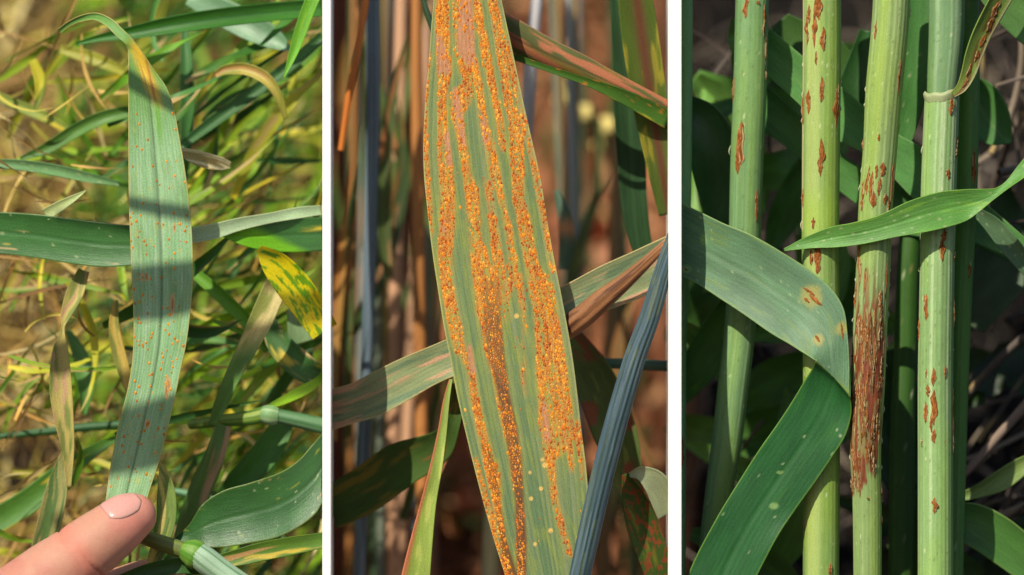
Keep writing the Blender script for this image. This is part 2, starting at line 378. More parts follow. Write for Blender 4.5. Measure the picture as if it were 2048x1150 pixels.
spots += [(x/1.983, 570+y/1.983) for x, y in ((552,240),(566,242),(586,258),(642,268),(662,258),(646,287),(646,305),(682,303),(684,325),(636,336),(679,348),(660,365),(592,357),(604,354),(533,383),(552,402),(598,399),(656,392),(665,395),(678,412),(538,428),(541,460),(590,463),(640,479),(634,495),(550,522),(586,545),(582,560),(656,532),(628,572),(650,568),(572,580),(491,598),(560,583),(546,622),(562,629),(484,637),(614,604),(650,590),(491,660),(579,748),(618,665),(509,718),(440,800),(515,775),(590,312),(700,295),(705,222),(684,235),(672,195))]
def inv(g, x, y):
    d = (g.PX-x)**2+(g.PY-y)**2; k = int(np.argmin(d)); j, i = divmod(k, g.PX.shape[1]); return i/(g.PX.shape[1]-1), j/(g.PX.shape[0]-1), d.flat[k]
uu, vv, rr = [], [], []
for x, y in spots:
    u, v, d = inv(gA, x, y)
    if d < 40: uu.append(u); vv.append(v); rr.append(rnd.uniform(1.9, 3.1))
for k in range(34):
    uu.append(rnd.uniform(.05, .95)); vv.append(rnd.uniform(.45, .93)); rr.append(rnd.uniform(1.0, 1.7))
domeA = [dome_mesh(S(200, 134, 48)*k, i) for i, k in enumerate((.8, 1, 1.15))]
domes(gA, uu, vv, rr, 1.25, bladeA, domeA)

def leaf(rows, label, col, m=None, nu=14, nv=60, c=True, group=None, name='wheat_leaf', thick=.2, cat='leaf', **kw):
    g = ribbon(cline(rows) if c else rows, nu, nv, **kw)
    o = gobj(name, g, col, m or M_LEAF, None, thick)
    thing(o, label, cat, group); return o, g
def stem(rows, label, col, m=None, nu=28, nv=70, name='wheat_plant', group=None, cat='stem', **kw):
    g = tube(rows, nu, nv, **kw); o = gobj(name, g, col, m or M_STEM)
    thing(o, label, cat, group); return o, g

DG = S(52, 92, 50); MG = S(92, 138, 56); YG = S(170, 172, 66); TAN = S(196, 172, 116); YEL = S(214, 190, 62); BG = S(96, 132, 104); BRT = S(120, 184, 34)
leaf([(-120, 466, 80, 24), (0, 466, 84, 20, 10), (70, 472, 88, 16, 12), (140, 482, 90, 13, 10), (210, 490, 88, 10, 5), (270, 490, 78, 9), (330, 484, 66, 9)],
     'broad dark green leaf lying level behind the speckled leaf on its straw side', lc(S(66, 116, 58), YEL, .22, TAN, .22, S(70, 116, 66), S(120, 150, 90), 11, speck=.12), M_WAX, 30, 140, bulge=-1, veins=12, vamp=.015, rib=.15)
leaf([(380, 472, 30, 14), (430, 462, 30, 16), (480, 448, 25, 18), (540, 436, 20, 20), (600, 425, 22, 24), (644, 420, 18, 28)],
     'narrow pale silvery leaf emerging level from behind the speckled leaf towards the white board', lc(S(168, 192, 150), None, 0, None, 0, None, S(200, 210, 160), 12), M_WAX, bulge=-.6)
leaf([(646, 468, 66, 26), (590, 470, 68, 24), (540, 472, 60, 22), (490, 472, 40, 20), (445, 470, 6, 20)],
     'broad green leaf with a bright yellow-green half touching the white board', lambda g: mix(lc(S(56, 104, 48), YEL, .3, seed=13)(g), S(110, 176, 20), (1-sst(-12, 12, (g.PX-545)*.5-(g.PY-470)))), M_LEAF, 20, 90, bulge=-.8, rib=.3)
leaf([(90, 430, 24, 14), (120, 412, 20, 13), (148, 396, 12, 12), (172, 381, 1, 12)], 'small pale pointed leaf tip sticking up from the level dark leaf', lc(S(176, 190, 128), seed=14), bulge=-.6)
leaf([(152, 88, 5, 42), (200, 76, 14, 40), (260, 66, 24, 38), (330, 52, 32, 36), (420, 38, 36, 36), (520, 26, 36, 38), (645, 14, 34, 42)],
     'long dark green leaf arching across the top of the straw plot', lc(S(58, 118, 36), seed=15, rib=S(40, 84, 40)), nv=100, bulge=-1.5)
leaf([(380, -10, 40, 62), (440, 22, 52, 60), (500, 52, 56, 56), (548, 78, 40, 54), (582, 100, 6, 52)],
     'grey-green leaf tip hanging under the arching dark leaf', lc(S(112, 152, 112), seed=16), M_WAX, bulge=-1.2)
leaf([(640, -30, 26, 20), (620, 10, 26, 20), (602, 60, 24, 20), (585, 110, 16, 20), (568, 156, 1, 20)],
     'bright green leaf tip hanging down near the top of the white board', lc(S(112, 176, 46), S(180, 200, 60), .3, seed=17), bulge=-.8)
leaf([(368, 40, 8, 60), (371, 90, 18, 58), (373, 150, 24, 56), (375, 220, 26, 56), (372, 290, 22, 58), (366, 360, 14, 62)],
     'narrow upright green leaf standing right behind the top of the speckled leaf', lc(S(72, 122, 62), seed=18), bulge=-1)
leaf([(358, 296, 14, 46), (420, 248, 22, 48), (500, 190, 24, 50), (580, 130, 22, 52), (646, 72, 20, 54)],
     'long dark straight leaf rising diagonally from behind the speckled leaf to the white board', lc(S(62, 110, 54), seed=19), bulge=-1, nv=50)
leaf([(430, 150, 10, 40), (450, 140, 18, 40), (490, 138, 22, 38), (530, 156, 22, 36), (556, 190, 16, 36), (572, 238, 8, 38)],
     'curled yellow-brown dying leaf hooked over beside the diagonal dark leaf', lc(S(186, 172, 84), S(150, 150, 60), .5, S(190, 150, 90), .4, seed=20), bulge=-1)
leaf([(360, 302, 14, 20), (385, 312, 26, 19), (415, 322, 30, 18), (445, 328, 24, 20), (462, 330, 12, 24)],
     'short pale cream dead leaf lying against the right edge of the speckled leaf', lc(S(226, 214, 164), None, 0, S(180, 160, 100), .4, seed=21), M_STRAW, bulge=-.8)
leaf([(-30, 180, 10, 66), (30, 208, 20, 64), (90, 234, 20, 62), (140, 262, 12, 62)], 'yellow-green leaf lying slanted at the far straw side above the level leaf', lc(S(150, 166, 76), YEL, .4, seed=22), bulge=-.8)
leaf([(120, 98, 16, 74), (170, 112, 24, 72), (215, 128, 22, 70), (262, 150, 14, 70)], 'yellow leaf passing behind the folded top of the speckled leaf', lc(S(176, 176, 70), S(120, 150, 60), .4, seed=23), bulge=-.8)
leaf([(40, 318, 6, 52), (95, 296, 22, 50), (150, 262, 26, 48), (205, 236, 26, 46), (262, 222, 22, 46)], 'plain green leaf curving up to the left edge of the speckled leaf', lc(S(92, 136, 58), seed=24), bulge=-1)
leaf([(-30, 326, 16, 32), (40, 330, 20, 32), (110, 340, 22, 34), (180, 356, 18, 36), (240, 368, 8, 38)], 'thin level green leaf with pale specks above the broad level leaf', lc(S(116, 158, 102), seed=25, speck=.25), M_WAX, bulge=-.8)  # pale specks scattered in the leaf colour
leaf([(66, 120, 16, 56), (80, 160, 22, 56), (78, 195, 14, 56), (68, 222, 1, 56)], 'small yellow spotted leaf tip hanging near the upper corner over dark soil', lc(S(200, 192, 60), S(110, 130, 40), .5, seed=26), bulge=-.8)
leaf([(518, 496, 14, 10), (546, 524, 52, 10), (582, 566, 68, 11), (616, 612, 66, 12), (650, 664, 56, 14)],
     'green leaf heavily blotched with bright yellow beside the white board', lc(S(104, 150, 20), S(226, 206, 16), .6, S(210, 140, 40), .2, seed=27, ys=(5, 26)), nu=24, nv=90, bulge=-1)
leaf([(572, 530, 40, 22), (548, 580, 46, 20), (522, 640, 46, 20), (492, 700, 38, 21), (462, 760, 30, 22), (440, 812, 26, 24), (424, 850, 14, 26)],
     'drooping leaf turning from dry tan at its top to green at its base', lambda g: mix(lc(S(200, 186, 126), S(150, 160, 80), .4, S(186, 120, 60), .25, seed=28)(g), lc(S(104, 146, 70), YEL, .35, seed=29)(g), sst(660, 720, g.PY+(g.PX-500)*.25)), M_LEAF, 20, 90, bulge=-1)
leaf([(168, 540, 22, 22), (150, 585, 34, 20), (132, 630, 20, 18), (126, 655, 6, 17), (121, 700, 30, 16), (121, 770, 44, 15), (128, 840, 38, 15), (136, 900, 24, 16), (138, 975, 8, 17)],
     'twisted tan spindle-shaped dying leaf hanging beside the straw', lc(S(182, 168, 96), S(120, 136, 66), .48, S(190, 150, 116), .4, seed=30, ts=(8, 60)), M_MATT, 20, 110, bulge=-1)
leaf([(136, 890, 10, 24), (124, 930, 26, 23), (112, 985, 44, 22), (100, 1040, 48, 22), (86, 1090, 44, 23), (72, 1150, 36, 24)],
     'tan and green striped leaf running down behind the knuckle', lc(S(150, 146, 88), S(80, 116, 60), .55, S(186, 152, 108), .42, seed=31, ys=(5, 200)), M_MATT, 20, 80, bulge=-1)
leaf([(322, 925, 4, 7), (330, 960, 26, 7), (333, 1000, 38, 8), (332, 1040, 38, 9), (322, 1080, 34, 10), (308, 1120, 26, 11), (296, 1150, 14, 12)],
     'pale yellow-streaked leaf standing right behind the fingertip', lc(S(132, 158, 84), S(232, 216, 128), .56, S(90, 130, 60), .3, seed=32, ys=(9, 140)), bulge=-.8)
leaf(np.array([(645, 1004, 10, 648, 862, 10), (628, 1030, 9, 625, 890, 10), (590, 1058, 8, 596, 922, 9), (550, 1076, 7, 560, 945, 8), (500, 1086, 7, 500, 966, 7), (450, 1094, 8, 446, 982, 8), (410, 1094, 9, 404, 1010, 9), (372, 1088, 12, 378, 1050, 12), (345, 1082, 14, 348, 1078, 14)]),
     'big dark green curved leaf with yellow scars reaching the white board below', lc(S(56, 104, 50), S(150, 158, 56), .24, S(186, 150, 90), .2, S(62, 106, 54), S(120, 140, 60), 33, ys=(9, 40), speck=.06), M_WAX, 40, 150, c=False, bulge=-2, veins=16, vamp=.018, rib=.2)
leaf([(410, 1122, 10, 6), (460, 1118, 30, 5), (520, 1104, 36, 5), (580, 1092, 36, 6), (648, 1080, 30, 8)],
     'green leaf with a long tan dead streak under the big curved leaf', lc(S(92, 130, 40), S(206, 180, 60), .4, S(190, 150, 96), .5, seed=34, ts=(14, 300)), M_LEAF, 20, 90, bulge=-.8)
leaf([(240, 1160, 20, 4), (300, 1142, 30, 4), (360, 1132, 30, 4), (420, 1140, 20, 6)], 'dark green leaf at the lowest edge under the ribbed stem', lc(S(60, 104, 44), YEL, .3, seed=35), bulge=-.8)
leaf([(646, 760, 40, 34), (600, 730, 56, 34), (560, 690, 50, 36), (535, 640, 30, 38)], 'dark yellow-edged leaf drooping between the tan leaf and the white board', lc(S(66, 112, 50), YEL, .38, TAN, .3, seed=36), bulge=-1)
leaf([(590, 600, 30, 48), (600, 660, 48, 46), (606, 710, 40, 46), (612, 760, 26, 48)], 'pale grey-green leaf standing behind the yellow-edged leaf', lc(S(130, 160, 110), seed=37), bulge=-1)
leaf([(575, 830, 30, 44), (555, 870, 50, 42), (520, 920, 56, 42), (480, 960, 50, 44), (440, 1000, 30, 48)], 'broad shaded green leaf curving down below the knotted stem', lc(S(70, 122, 46), seed=38), bulge=-1.5)
leaf([(448, 850, 30, 30), (430, 910, 40, 30), (405, 970, 46, 32), (380, 1030, 40, 34), (356, 1090, 24, 36)], 'half tan half green leaf hanging under the knotted stem', lc(S(98, 134, 66), None, 0, S(182, 148, 110), .5, seed=39, ts=(24, 260)), bulge=-1)
leaf([(232, 600, 8, 30), (228, 650, 20, 30), (236, 700, 26, 30), (250, 750, 22, 30), (262, 800, 8, 30)], 'thin tan-edged leaf hugging the left edge of the speckled leaf', lc(S(150, 152, 74), S(210, 180, 90), .5, seed=40), bulge=-.6)
leaf([(135, 660, 10, 60), (160, 710, 30, 58), (172, 770, 32, 56), (168, 830, 10, 58)], 'short green leaf with a pale tip beside the twisted tan leaf', lc(S(96, 146, 70), seed=41), bulge=-.8)
leaf([(392, 548, 20, 44), (440, 590, 26, 42), (490, 640, 26, 42), (540, 700, 22, 44)], 'bright narrow leaf slanting down from the right edge of the speckled leaf', lc(S(104, 158, 44), seed=42), bulge=-.8)
leaf([(-20, 1050, 50, 50), (60, 1000, 50, 48), (120, 950, 40, 48), (190, 900, 24, 50), (240, 872, 8, 52)], 'green and yellow leaf rising from the low corner behind the finger', lc(S(84, 132, 50), YEL, .38, seed=43), bulge=-1)

# stems of plot A
def st_col(base, alt=None, seed=0, n=30):
    base = np.array(base); alt = base*.72 if alt is None else np.array(alt)
    def f(g):
        c = mix(np.broadcast_to(base, g.P.shape), alt, sst(.35, .8, vn(g.U*n, g.l/260, seed))); return c*(.88+.24*fbm(g.a/15, g.l/60, seed+4))[..., None]
    return f
rA = root('wheat_plant', Vector(wp(400, 1110, 2)), 'jointed green stem crossing under the fingertip', 'stem')
g = tube([(255, 1062, 26, 6), (300, 1078, 31, 4), (340, 1092, 33, 3), (372, 1102, 34, 3)], 32, 50, 24, .012); gobj('stalk', g, st_col(S(112, 126, 62), S(92, 104, 52), 3), M_STEM, rA)
g = tube([(366, 1099, 34, 3), (374, 1102, 48, 2.6), (386, 1107, 58, 2.4), (398, 1114, 56, 2.2), (406, 1120, 46, 2)], 36, 30, 24, .01); gobj('node', g, st_col(S(76, 128, 34), S(110, 150, 60), 5), M_STEM, rA)
g = tube([(394, 1108, 50, 1.6), (412, 1122, 54, 1), (440, 1143, 52, .6), (480, 1170, 50, 0), (540, 1206, 48, 0)], 48, 60, 20, .03); gobj('leaf_sheath', g, st_col(S(150, 178, 150), S(84, 124, 84), 6, 40), M_STEM, rA)
rA2 = root('wheat_plant', Vector(wp(600, 835, 28)), 'knotted green stem lying level behind the leaves and ending at the white board', 'stem')
g = tube([(380, 850, 18, 40), (440, 842, 24, 34), (500, 836, 30, 30), (530, 829, 34, 29)], 24, 40, 16, .01); gobj('leaf_sheath', g, st_col(S(78, 120, 46), S(130, 150, 60), 8), M_STEM, rA2)
g = tube([(526, 828, 32, 28.5), (536, 829, 40, 28), (546, 831, 40, 28), (556, 832, 32, 28)], 24, 16); gobj('node', g, st_col(S(112, 150, 96), S(150, 176, 130), 9), M_STEM, rA2)
g = tube([(552, 831, 28, 28), (590, 839, 30, 28), (646, 852, 32, 28)], 24, 30, 16, .015); gobj('stalk', g, st_col(S(62, 100, 60), S(96, 132, 92), 10), M_STEM, rA2)
stem([(-20, 875, 12, 62), (100, 862, 16, 60), (200, 852, 18, 58), (300, 848, 18, 56)], 'thin dark green stem lying level behind the twisted tan leaf', st_col(S(52, 96, 50)))
stem([(330, 978, 12, 46), (400, 992, 18, 44), (470, 1000, 20, 44)], 'short blue-green stem right of the pale leaf behind the fingertip', st_col(S(96, 140, 100)))

# added unseen leaves above the frame, shaped to cast shadow bands on plot A
def over(target_rows, t, label, col):
    rows = []
    for (x, y, wd) in target_rows:
        p = wp(x, y, 0)+np.array(SUN)*t; s_ = (D+p[1])/D
        rows.append((p[0]/K/s_+1024, 575-(p[2]-Z0)/K/s_, wd, p[1]*1e3))
    leaf(rows, label, col, nv=50, bulge=-.8)
UC = lc(S(70, 116, 56), seed=200)
over([(60, 350, 20), (200, 392, 24), (320, 416, 30), (460, 440, 26), (600, 452, 14)], .26, 'added shade leaf above the picture, highest of the overhanging ones', UC)
over([(-60, 640, 40), (120, 610, 90), (320, 580, 115), (480, 560, 80), (640, 520, 40)], .27, 'broad added leaf above the picture shading the speckled leaf', UC)
over([(20, 930, 60), (180, 890, 110), (330, 850, 135), (480, 820, 100), (640, 760, 50)], .28, 'broad added leaf above the picture shading the fingertip', UC)
over([(60, 20, 30), (180, 110, 44), (290, 170, 36), (400, 240, 16)], .25, 'slanting added shade leaf above the picture over the speckled leaf tip', UC)
# clutter of plot A
CN = {}
def shade_word(c):
    r, g_, b = (float(v)**(1/2.2) for v in c); m = (r+g_+b)/3
    hue = 'green' if g_ > r*1.12 else ('yellow-green' if g_ > r*.97 and b < g_*.75 else ('blue-grey' if b > r*1.02 else ('grey' if b > r*.88 else ('tan' if r < g_*1.22 else 'orange-brown'))))
    return ('pale ' if m > .62 else ('dark ' if m < .36 else 'mid-toned '))+hue
def place_word(x, y, xs, names):
    k = sum(x > q for q in xs); v = ('at the very top', 'high up', 'at mid height', 'low down', 'at the very bottom')[min(4, max(0, int(y/230)))]
    return names[k]+', '+v
def clutter(n, kind, xr, yr, dep, ang, wr, lr, cols, label, group, xlim, m=None, name='grass_blade', bend=.35, cat='leaf', tubey=False):
    for k in range(n):
        x, y = rnd.uniform(*xr), rnd.uniform(*yr); d = rnd.uniform(*dep); a = math.radians(rnd.gauss(*ang)); L = rnd.uniform(*lr); wd = rnd.uniform(*wr)
        b = rnd.gauss(0, bend); pts = []
        px, py = x-math.cos(a)*L/2, y+math.sin(a)*L/2
        for i in range(7):
            t = i/6; ww = wd*(1 if tubey else (.5+1.3*t*(1-t)*2)*(1-t**3)+.03); aa = a+b*(t-.5)*2
            pts.append((min(max(px, xlim[0]), xlim[1]), py, ww, d+6*math.sin(3*t+k), rnd.uniform(-30, 30)+40*math.sin(2*t+k)))
            px += math.cos(aa)*L/6; py -= math.sin(aa)*L/6
        c = cols[rnd.randrange(len(cols))]*rnd.uniform(.75, 1.2)
        if tubey: g = tube([p[:4] for p in pts], 8, 14)
        else: g = ribbon(cline(pts), 4, 18, bulge=-.4*wd/20)
        cf = lc(c, None if tubey else c*np.array([1.6, 1.25, .8]), .4, S(178, 150, 96), .33, seed=rnd.randrange(999))
        o = gobj(name, g, cf, m or M_PLANT, None, 0); thing(o, shade_word(c)+' '+label+' '+place_word(x, y, *PL), cat, group)
PLA = ((90, 250, 390, 520), ('left of the twisted tan leaf', 'beside the twisted tan leaf', 'behind the speckled leaf', 'right of the speckled leaf', 'near the narrow white board'))
PLC = ((1600, 1720, 1960, 2010), ('left of the yellow-green stem', 'behind the yellow-green stem', 'behind the collar stem', 'right of the collar stem', 'at the right border'))
PLB = ((720, 770, 1180, 1260), ('near the narrow white board', 'left of the rusted leaf', 'beside the rusted leaf', 'right of the rusted leaf', 'near the wide white board'))
PL = PLA
def mass(name, n, xr, yr, depf, ang, wr, lr, cols, xlim, seed, m=None, ground=None):
    r = np.random.RandomState(seed); VV = []; FF = []; CC = []; UU = []; b = 0
    for k in range(n):
        x, y = r.uniform(*xr), r.uniform(*yr); d = depf(y, r); a = math.radians(r.normal(*ang)); L = r.uniform(*lr); wd = r.uniform(*wr); bb = r.normal(0, .45)
        t = np.linspace(0, 1, 7); aa = a+bb*(t-.5)*2; px = x+np.cumsum(np.cos(aa))*L/6-L/2*math.cos(a); py = y-np.cumsum(np.sin(aa))*L/6+L/2*math.sin(a)
        px = np.clip(px, *xlim); nx, ny = np.sin(aa), np.cos(aa); h = wd/2*(1-t**4*.9)*(.5+t*(1-t)*2); tl = r.uniform(-1, 1)
        dd = d+8*np.sin(3*t+k)
        lft = Wp(px-nx*h, py-ny*h, dd-tl*h*.12); rgt = Wp(px+nx*h, py+ny*h, dd+tl*h*.12); md = Wp(px, py, dd-wd*.03)
        P = np.stack([lft, md, rgt], 1); VV.append(P.reshape(-1, 3)); FF.append(quads(6, 2, b)); b += 21
        c = cols[r.randint(len(cols))]*r.uniform(.6, 1.25); CC.append(np.tile(c, (21, 1))*(.8+.4*r.rand(21, 1)))
        UU.append(np.stack([np.tile([0, wd*.075, wd*.15], 7), np.repeat(t*L*.15, 3)], 1))
    me = raw_mesh(name, np.concatenate(VV), np.concatenate(FF), np.concatenate(CC), np.concatenate(UU), m or M_PLANT)
    o = link(name, me); o['kind'] = 'stuff'; return o
ST = [S(206, 176, 104), S(184, 150, 84), S(150, 118, 66), S(228, 208, 146), S(112, 84, 48), S(196, 176, 84)]
GR = [S(92, 140, 34), S(58, 108, 34), S(124, 160, 44), S(178, 178, 54), S(80, 130, 60), S(140, 184, 36), S(50, 92, 40)]
bankA = lambda y, r: ((Z0+(575-y)*K)/1.15+.075)*1e3-r.uniform(0, 22)
mass('straw_litter', 2400, (-150, 655), (-120, 1250), bankA, (20, 60), (4, 11), (60, 260), ST[:], (-260, 650), 1, M_STRAW)
mass('grass_undergrowth', 600, (150, 660), (-120, 1250), lambda y, r: bankA(y, r)-r.uniform(5, 40), (40, 30), (6, 15), (90, 300), GR, (-200, 650), 2)
clutter(110, 's', (-60, 330), (20, 1130), (50, 150), (25, 55), (3, 10), (90, 280), ST, 'dry straw', 'dry straws of the litter', (-260, 646), M_STRAW, 'straw', .5, 'straw')
clutter(44, 's', (330, 640), (300, 1130), (60, 140), (25, 60), (3, 9), (80, 240), ST, 'dry straw', 'dry straws of the litter', (300, 646), M_STRAW, 'straw', .5, 'straw')
clutter(110, 'g', (330, 640), (10, 1100), (60, 130), (38, 18), (5, 17), (160, 420), GR, 'grass blade', 'green grass blades behind the speckled leaf', (200, 646))
clutter(38, 'g', (-40, 300), (60, 1130), (70, 130), (15, 45), (9, 22), (120, 320), [GR[0], GR[2], GR[3], S(176, 170, 70)], 'grass blade', 'green grass blades behind the speckled leaf', (-260, 646))

clutter(26, 'g', (340, 640), (380, 1120), (22, 62), (35, 26), (12, 30), (180, 420), GR, 'grass blade', 'green grass blades behind the speckled leaf', (200, 646), bend=.5)
clutter(12, 'g', (300, 640), (-20, 330), (40, 80), (42, 14), (12, 26), (220, 460), GR, 'grass blade', 'green grass blades behind the speckled leaf', (200, 646))
clutter(22, 'g', (-60, 300), (30, 1150), (30, 70), (15, 50), (6, 17), (140, 330), [GR[0], GR[2], GR[3], S(186, 176, 80), S(190, 170, 110)], 'grass blade', 'green grass blades behind the speckled leaf', (-260, 646), bend=.5)
clutter(26, 's', (-60, 640), (200, 1130), (30, 70), (25, 60), (4, 10), (90, 260), ST, 'dry straw', 'dry straws of the litter', (-260, 646), M_STRAW, 'straw', .5, 'straw')
# finger and hand
def build_hand():
    def W3(x, y, mm): return wp(x, y, mm)
    chains = [  # index finger, thumb behind, palm and curled fingers below the frame
     [(268, 1032, -6.5, 46), (252, 1040, -7, 52), (232, 1056, -7.5, 57), (200, 1080, -8, 61), (172, 1101, -8, 64.5), (158, 1112, -8, 64), (140, 1126, -8, 68), (100, 1156, -8, 73), (60, 1187, -8, 76), (-10, 1240, -9, 82), (-90, 1310, -10, 90), (-170, 1400, -8, 98)],
     [(330, 1162, 18, 44), (290, 1172, 17, 54), (230, 1200, 16, 62), (150, 1260, 16, 72), (60, 1340, 14, 84), (-60, 1450, 8, 105)],
     [(-170, 1400, -2, 130), (-250, 1480, 4, 170), (-330, 1580, 8, 190), (-420, 1700, 8, 180), (-500, 1820, 6, 165), (-600, 1960, 4, 160)],
     [(-60, 1450, 8, 120), (-200, 1560, 10, 150), (-330, 1660, 10, 160)],
     [(-190, 1400, 20, 88), (-60, 1420, 34, 78), (20, 1480, 30, 72), (-10, 1550, 16, 66), (-70, 1570, 8, 62)],
     [(-250, 1500, 24, 88), (-110, 1530, 38, 78), (-30, 1590, 34, 72), (-60, 1650, 18, 64), (-120, 1660, 10, 60)],
     [(-310, 1600, 24, 80), (-190, 1640, 36, 70), (-120, 1700, 32, 62), (-150, 1745, 18, 56), (-200, 1750, 10, 54)]]
    verts = []; faces = []; b = 0
    for ch in chains:
        A = np.array([list(W3(x, y, mm))+[r*K] for x, y, mm, r in ch])
        # resample densely and drop a smooth ball at each sample; the voxel remesh fuses them into one skin
        seg = []
        for i in range(len(A)-1):
            n = max(2, int(np.linalg.norm(A[i+1, :3]-A[i, :3])/(.0009 if i < 6 else .002)))
            for k in range(n): seg.append(A[i]+(A[i+1]-A[i])*k/n)
        seg.append(A[-1])
        nt_, np_ = 28, 18
        th = np.linspace(0, 2*np.pi, nt_, endpoint=False); ph = np.linspace(0, np.pi, np_+1)
        sp = np.stack([np.sin(ph)[:, None]*np.cos(th), np.sin(ph)[:, None]*np.sin(th), np.cos(ph)[:, None]+0*th], -1).reshape(-1, 3)
        i = np.arange(np_)[:, None]*nt_+np.arange(nt_)[None]; j = np.arange(np_)[:, None]*nt_+((np.arange(nt_)+1) % nt_)[None]
        f = np.stack([i, i+nt_, j+nt_, j], -1).reshape(-1, 4)
        for s in seg: verts.append(sp*s[3]+s[:3]); faces.append(f+b); b += len(sp)
    me = raw_mesh('hand_tmp', np.concatenate(verts), np.concatenate(faces)); o = bpy.data.objects.new('hand_tmp', me); COL.objects.link(o)
    m = o.modifiers.new('r', 'REMESH'); m.mode = 'VOXEL'; m.voxel_size = .0007
    s = o.modifiers.new('s', 'SMOOTH'); s.iterations = 12; s.factor = .6
    dg = bpy.context.evaluated_depsgraph_get(); me2 = bpy.data.meshes.new_from_object(o.evaluated_get(dg)); bpy.data.objects.remove(o)
    n = len(me2.vertices); co = np.zeros(n*3, np.float32); me2.vertices.foreach_get('co', co); co = co.reshape(-1, 3).astype(float)
    nr = np.zeros(n*3, np.float32); me2.vertices.foreach_get('normal', nr); nr = nr.reshape(-1, 3)
    s = (D+co[:, 1])/D; px = co[:, 0]/K/s+1024; py = 575-(co[:, 2]-Z0)/K/s
    # along-finger coordinate, creases pressed in at the joint
    ax = np.array([-.81, .586]); t = (px-262)*ax[0]+(py-1030)*ax[1]; q = (px-262)*-ax[1]+(py-1030)*ax[0]
    dep = np.zeros(n)
    for tc, am, w_, cv in ((128, .62, 3.0, .12), (141, .42, 2.5, -.08), (116, .22, 2.2, .2), (152, .14, 2.4, .1), (104, .12, 2.2, .05), (40, .16, 2.6, .3), (170, .12, 2.4, -.1), (205, .12, 2.6, .1)):
        wob = tc+cv*q+4*(vn(q/14, q*0, int(tc))-.5)
        dep += am*np.exp(-((t-wob)/w_)**2)*(.3+.7*vn(q/22, t*0+tc, 5))
    dep += .05*(fbm(px/9, py/9, 4)-.5)
    co -= nr*(dep*1e-3)[:, None]
    me2.vertices.foreach_set('co', co.astype(np.float32).ravel()); me2.update()
    c = np.tile(S(192, 140, 118), (n, 1)); c = mix(c, S(188, 118, 104), sst(.4, .75, fbm(px/60, py/60, 7))*.6)
    c = mix(c, S(206, 122, 104), .6*np.exp(-((t-128)/22)**2)); c = mix(c, S(216, 140, 126), (1-sst(10, 60, t))*.55)
    c = c*(.94+.12*fbm(px/6, py/6, 9))[:, None]
    c4 = np.ones((n, 4), np.float32); c4[:, :3] = c
    at = me2.color_attributes.new('Col', 'FLOAT_COLOR', 'POINT'); at.data.foreach_set('color', c4.ravel())
    me2.polygons.foreach_set('use_smooth', np.full(len(me2.polygons), True))
    L = np.zeros(len(me2.loops), np.int32); me2.loops.foreach_get('vertex_index', L)
    uv = me2.uv_layers.new(name='UVMap'); uv.data.foreach_set('uv', np.stack([px*.15, py*.15], -1)[L].astype(np.float32).ravel())
    me2.materials.clear(); me2.materials.append(M_SKIN); me2.name = 'hand'
    r = root('person', Vector(W3(-170, 1400, 0)), 'bare hand whose fingertip presses the base of the speckled leaf', 'person')
    ob = bpy.data.objects.new('hand', me2); COL.objects.link(ob); ob.parent = r; ob.location = -np.array(r.location)
    # nail: curved plate on the upper side of the fingertip, wrapping round the finger axis
    C = W3(257, 1037, -7); T = W3(268, 1028, -7)-W3(200, 1078, -8); T /= np.linalg.norm(T)
    up = np.array([.36, -.34, .86]); up -= T*up.dot(T); up /= np.linalg.norm(up); sd = np.cross(T, up)
    nu, nv = 16, 20; U = np.linspace(-1, 1, nu+1)[None]; V = np.linspace(0, 1, nv+1)[:, None]
    hw = .82*(1-np.clip(1-V*2.2, 0, 1)**2*.45)*(1-np.clip((V-.72)/.28, 0, 1)**2*.5)
    sp = -44+V[:, 0]*73; ch = np.array([[268, 1032, -6.5, 46, 0], [252, 1040, -7, 52, -18], [232, 1056, -7.5, 57, -43], [200, 1080, -8, 61, -83]])[::-1]
    cx, cy, cd, cr = (np.interp(sp, ch[:, 4], ch[:, q]) for q in range(4)); ahead = np.clip(sp, 0, None)
    rp = np.where(sp > 0, np.sqrt(np.clip(46**2-ahead**2, 1, None)), cr)+2.6-1.6*sst(.8, 1, V[:, 0])-1.6*(1-sst(0, .2, V[:, 0]))
    C = Wp(cx, cy, cd)+T*(ahead*K)[:, None]; ang = U*hw
    from mathutils.bvhtree import BVHTree
    bv = BVHTree.FromPolygons([tuple(v.co) for v in me2.vertices], [tuple(p.vertices) for p in me2.polygons])
    P = np.zeros((nv+1, nu+1, 3))
    for jj in range(nv+1):
        for ii in range(nu+1):
            dr = math.cos(ang[jj, ii])*up+math.sin(ang[jj, ii])*sd; a_ = C[jj]
            hit = bv.ray_cast(Vector(a_+dr*rp[jj]*K*2.2), Vector(-dr), .02)[0]
            h_ = np.array(hit) if hit else a_+dr*rp[jj]*K
            rim = max(abs(float(U[0, ii]))**8, max(0, 1-jj/3.)**2)
            P[jj, ii] = h_+dr*(.00034*(1-rim)+.00002)
    g = G(); g.P = P; g.U = (U+1)/2+0*V; g.V = V+0*U; g.a = g.U*60; g.l = g.V*70; g.N = normals(P); g.flip = g.N[5, 8].dot(up) < 0
    def nc(g):
        c = np.broadcast_to(S(214, 152, 142), g.P.shape).copy(); c = mix(c, S(220, 172, 158), sst(.80, .97, np.abs(2*g.U-1))*.8); return c
    gobj('fingernail', g, nc, M_NAIL, r, .35)
build_hand()

PL = PLB
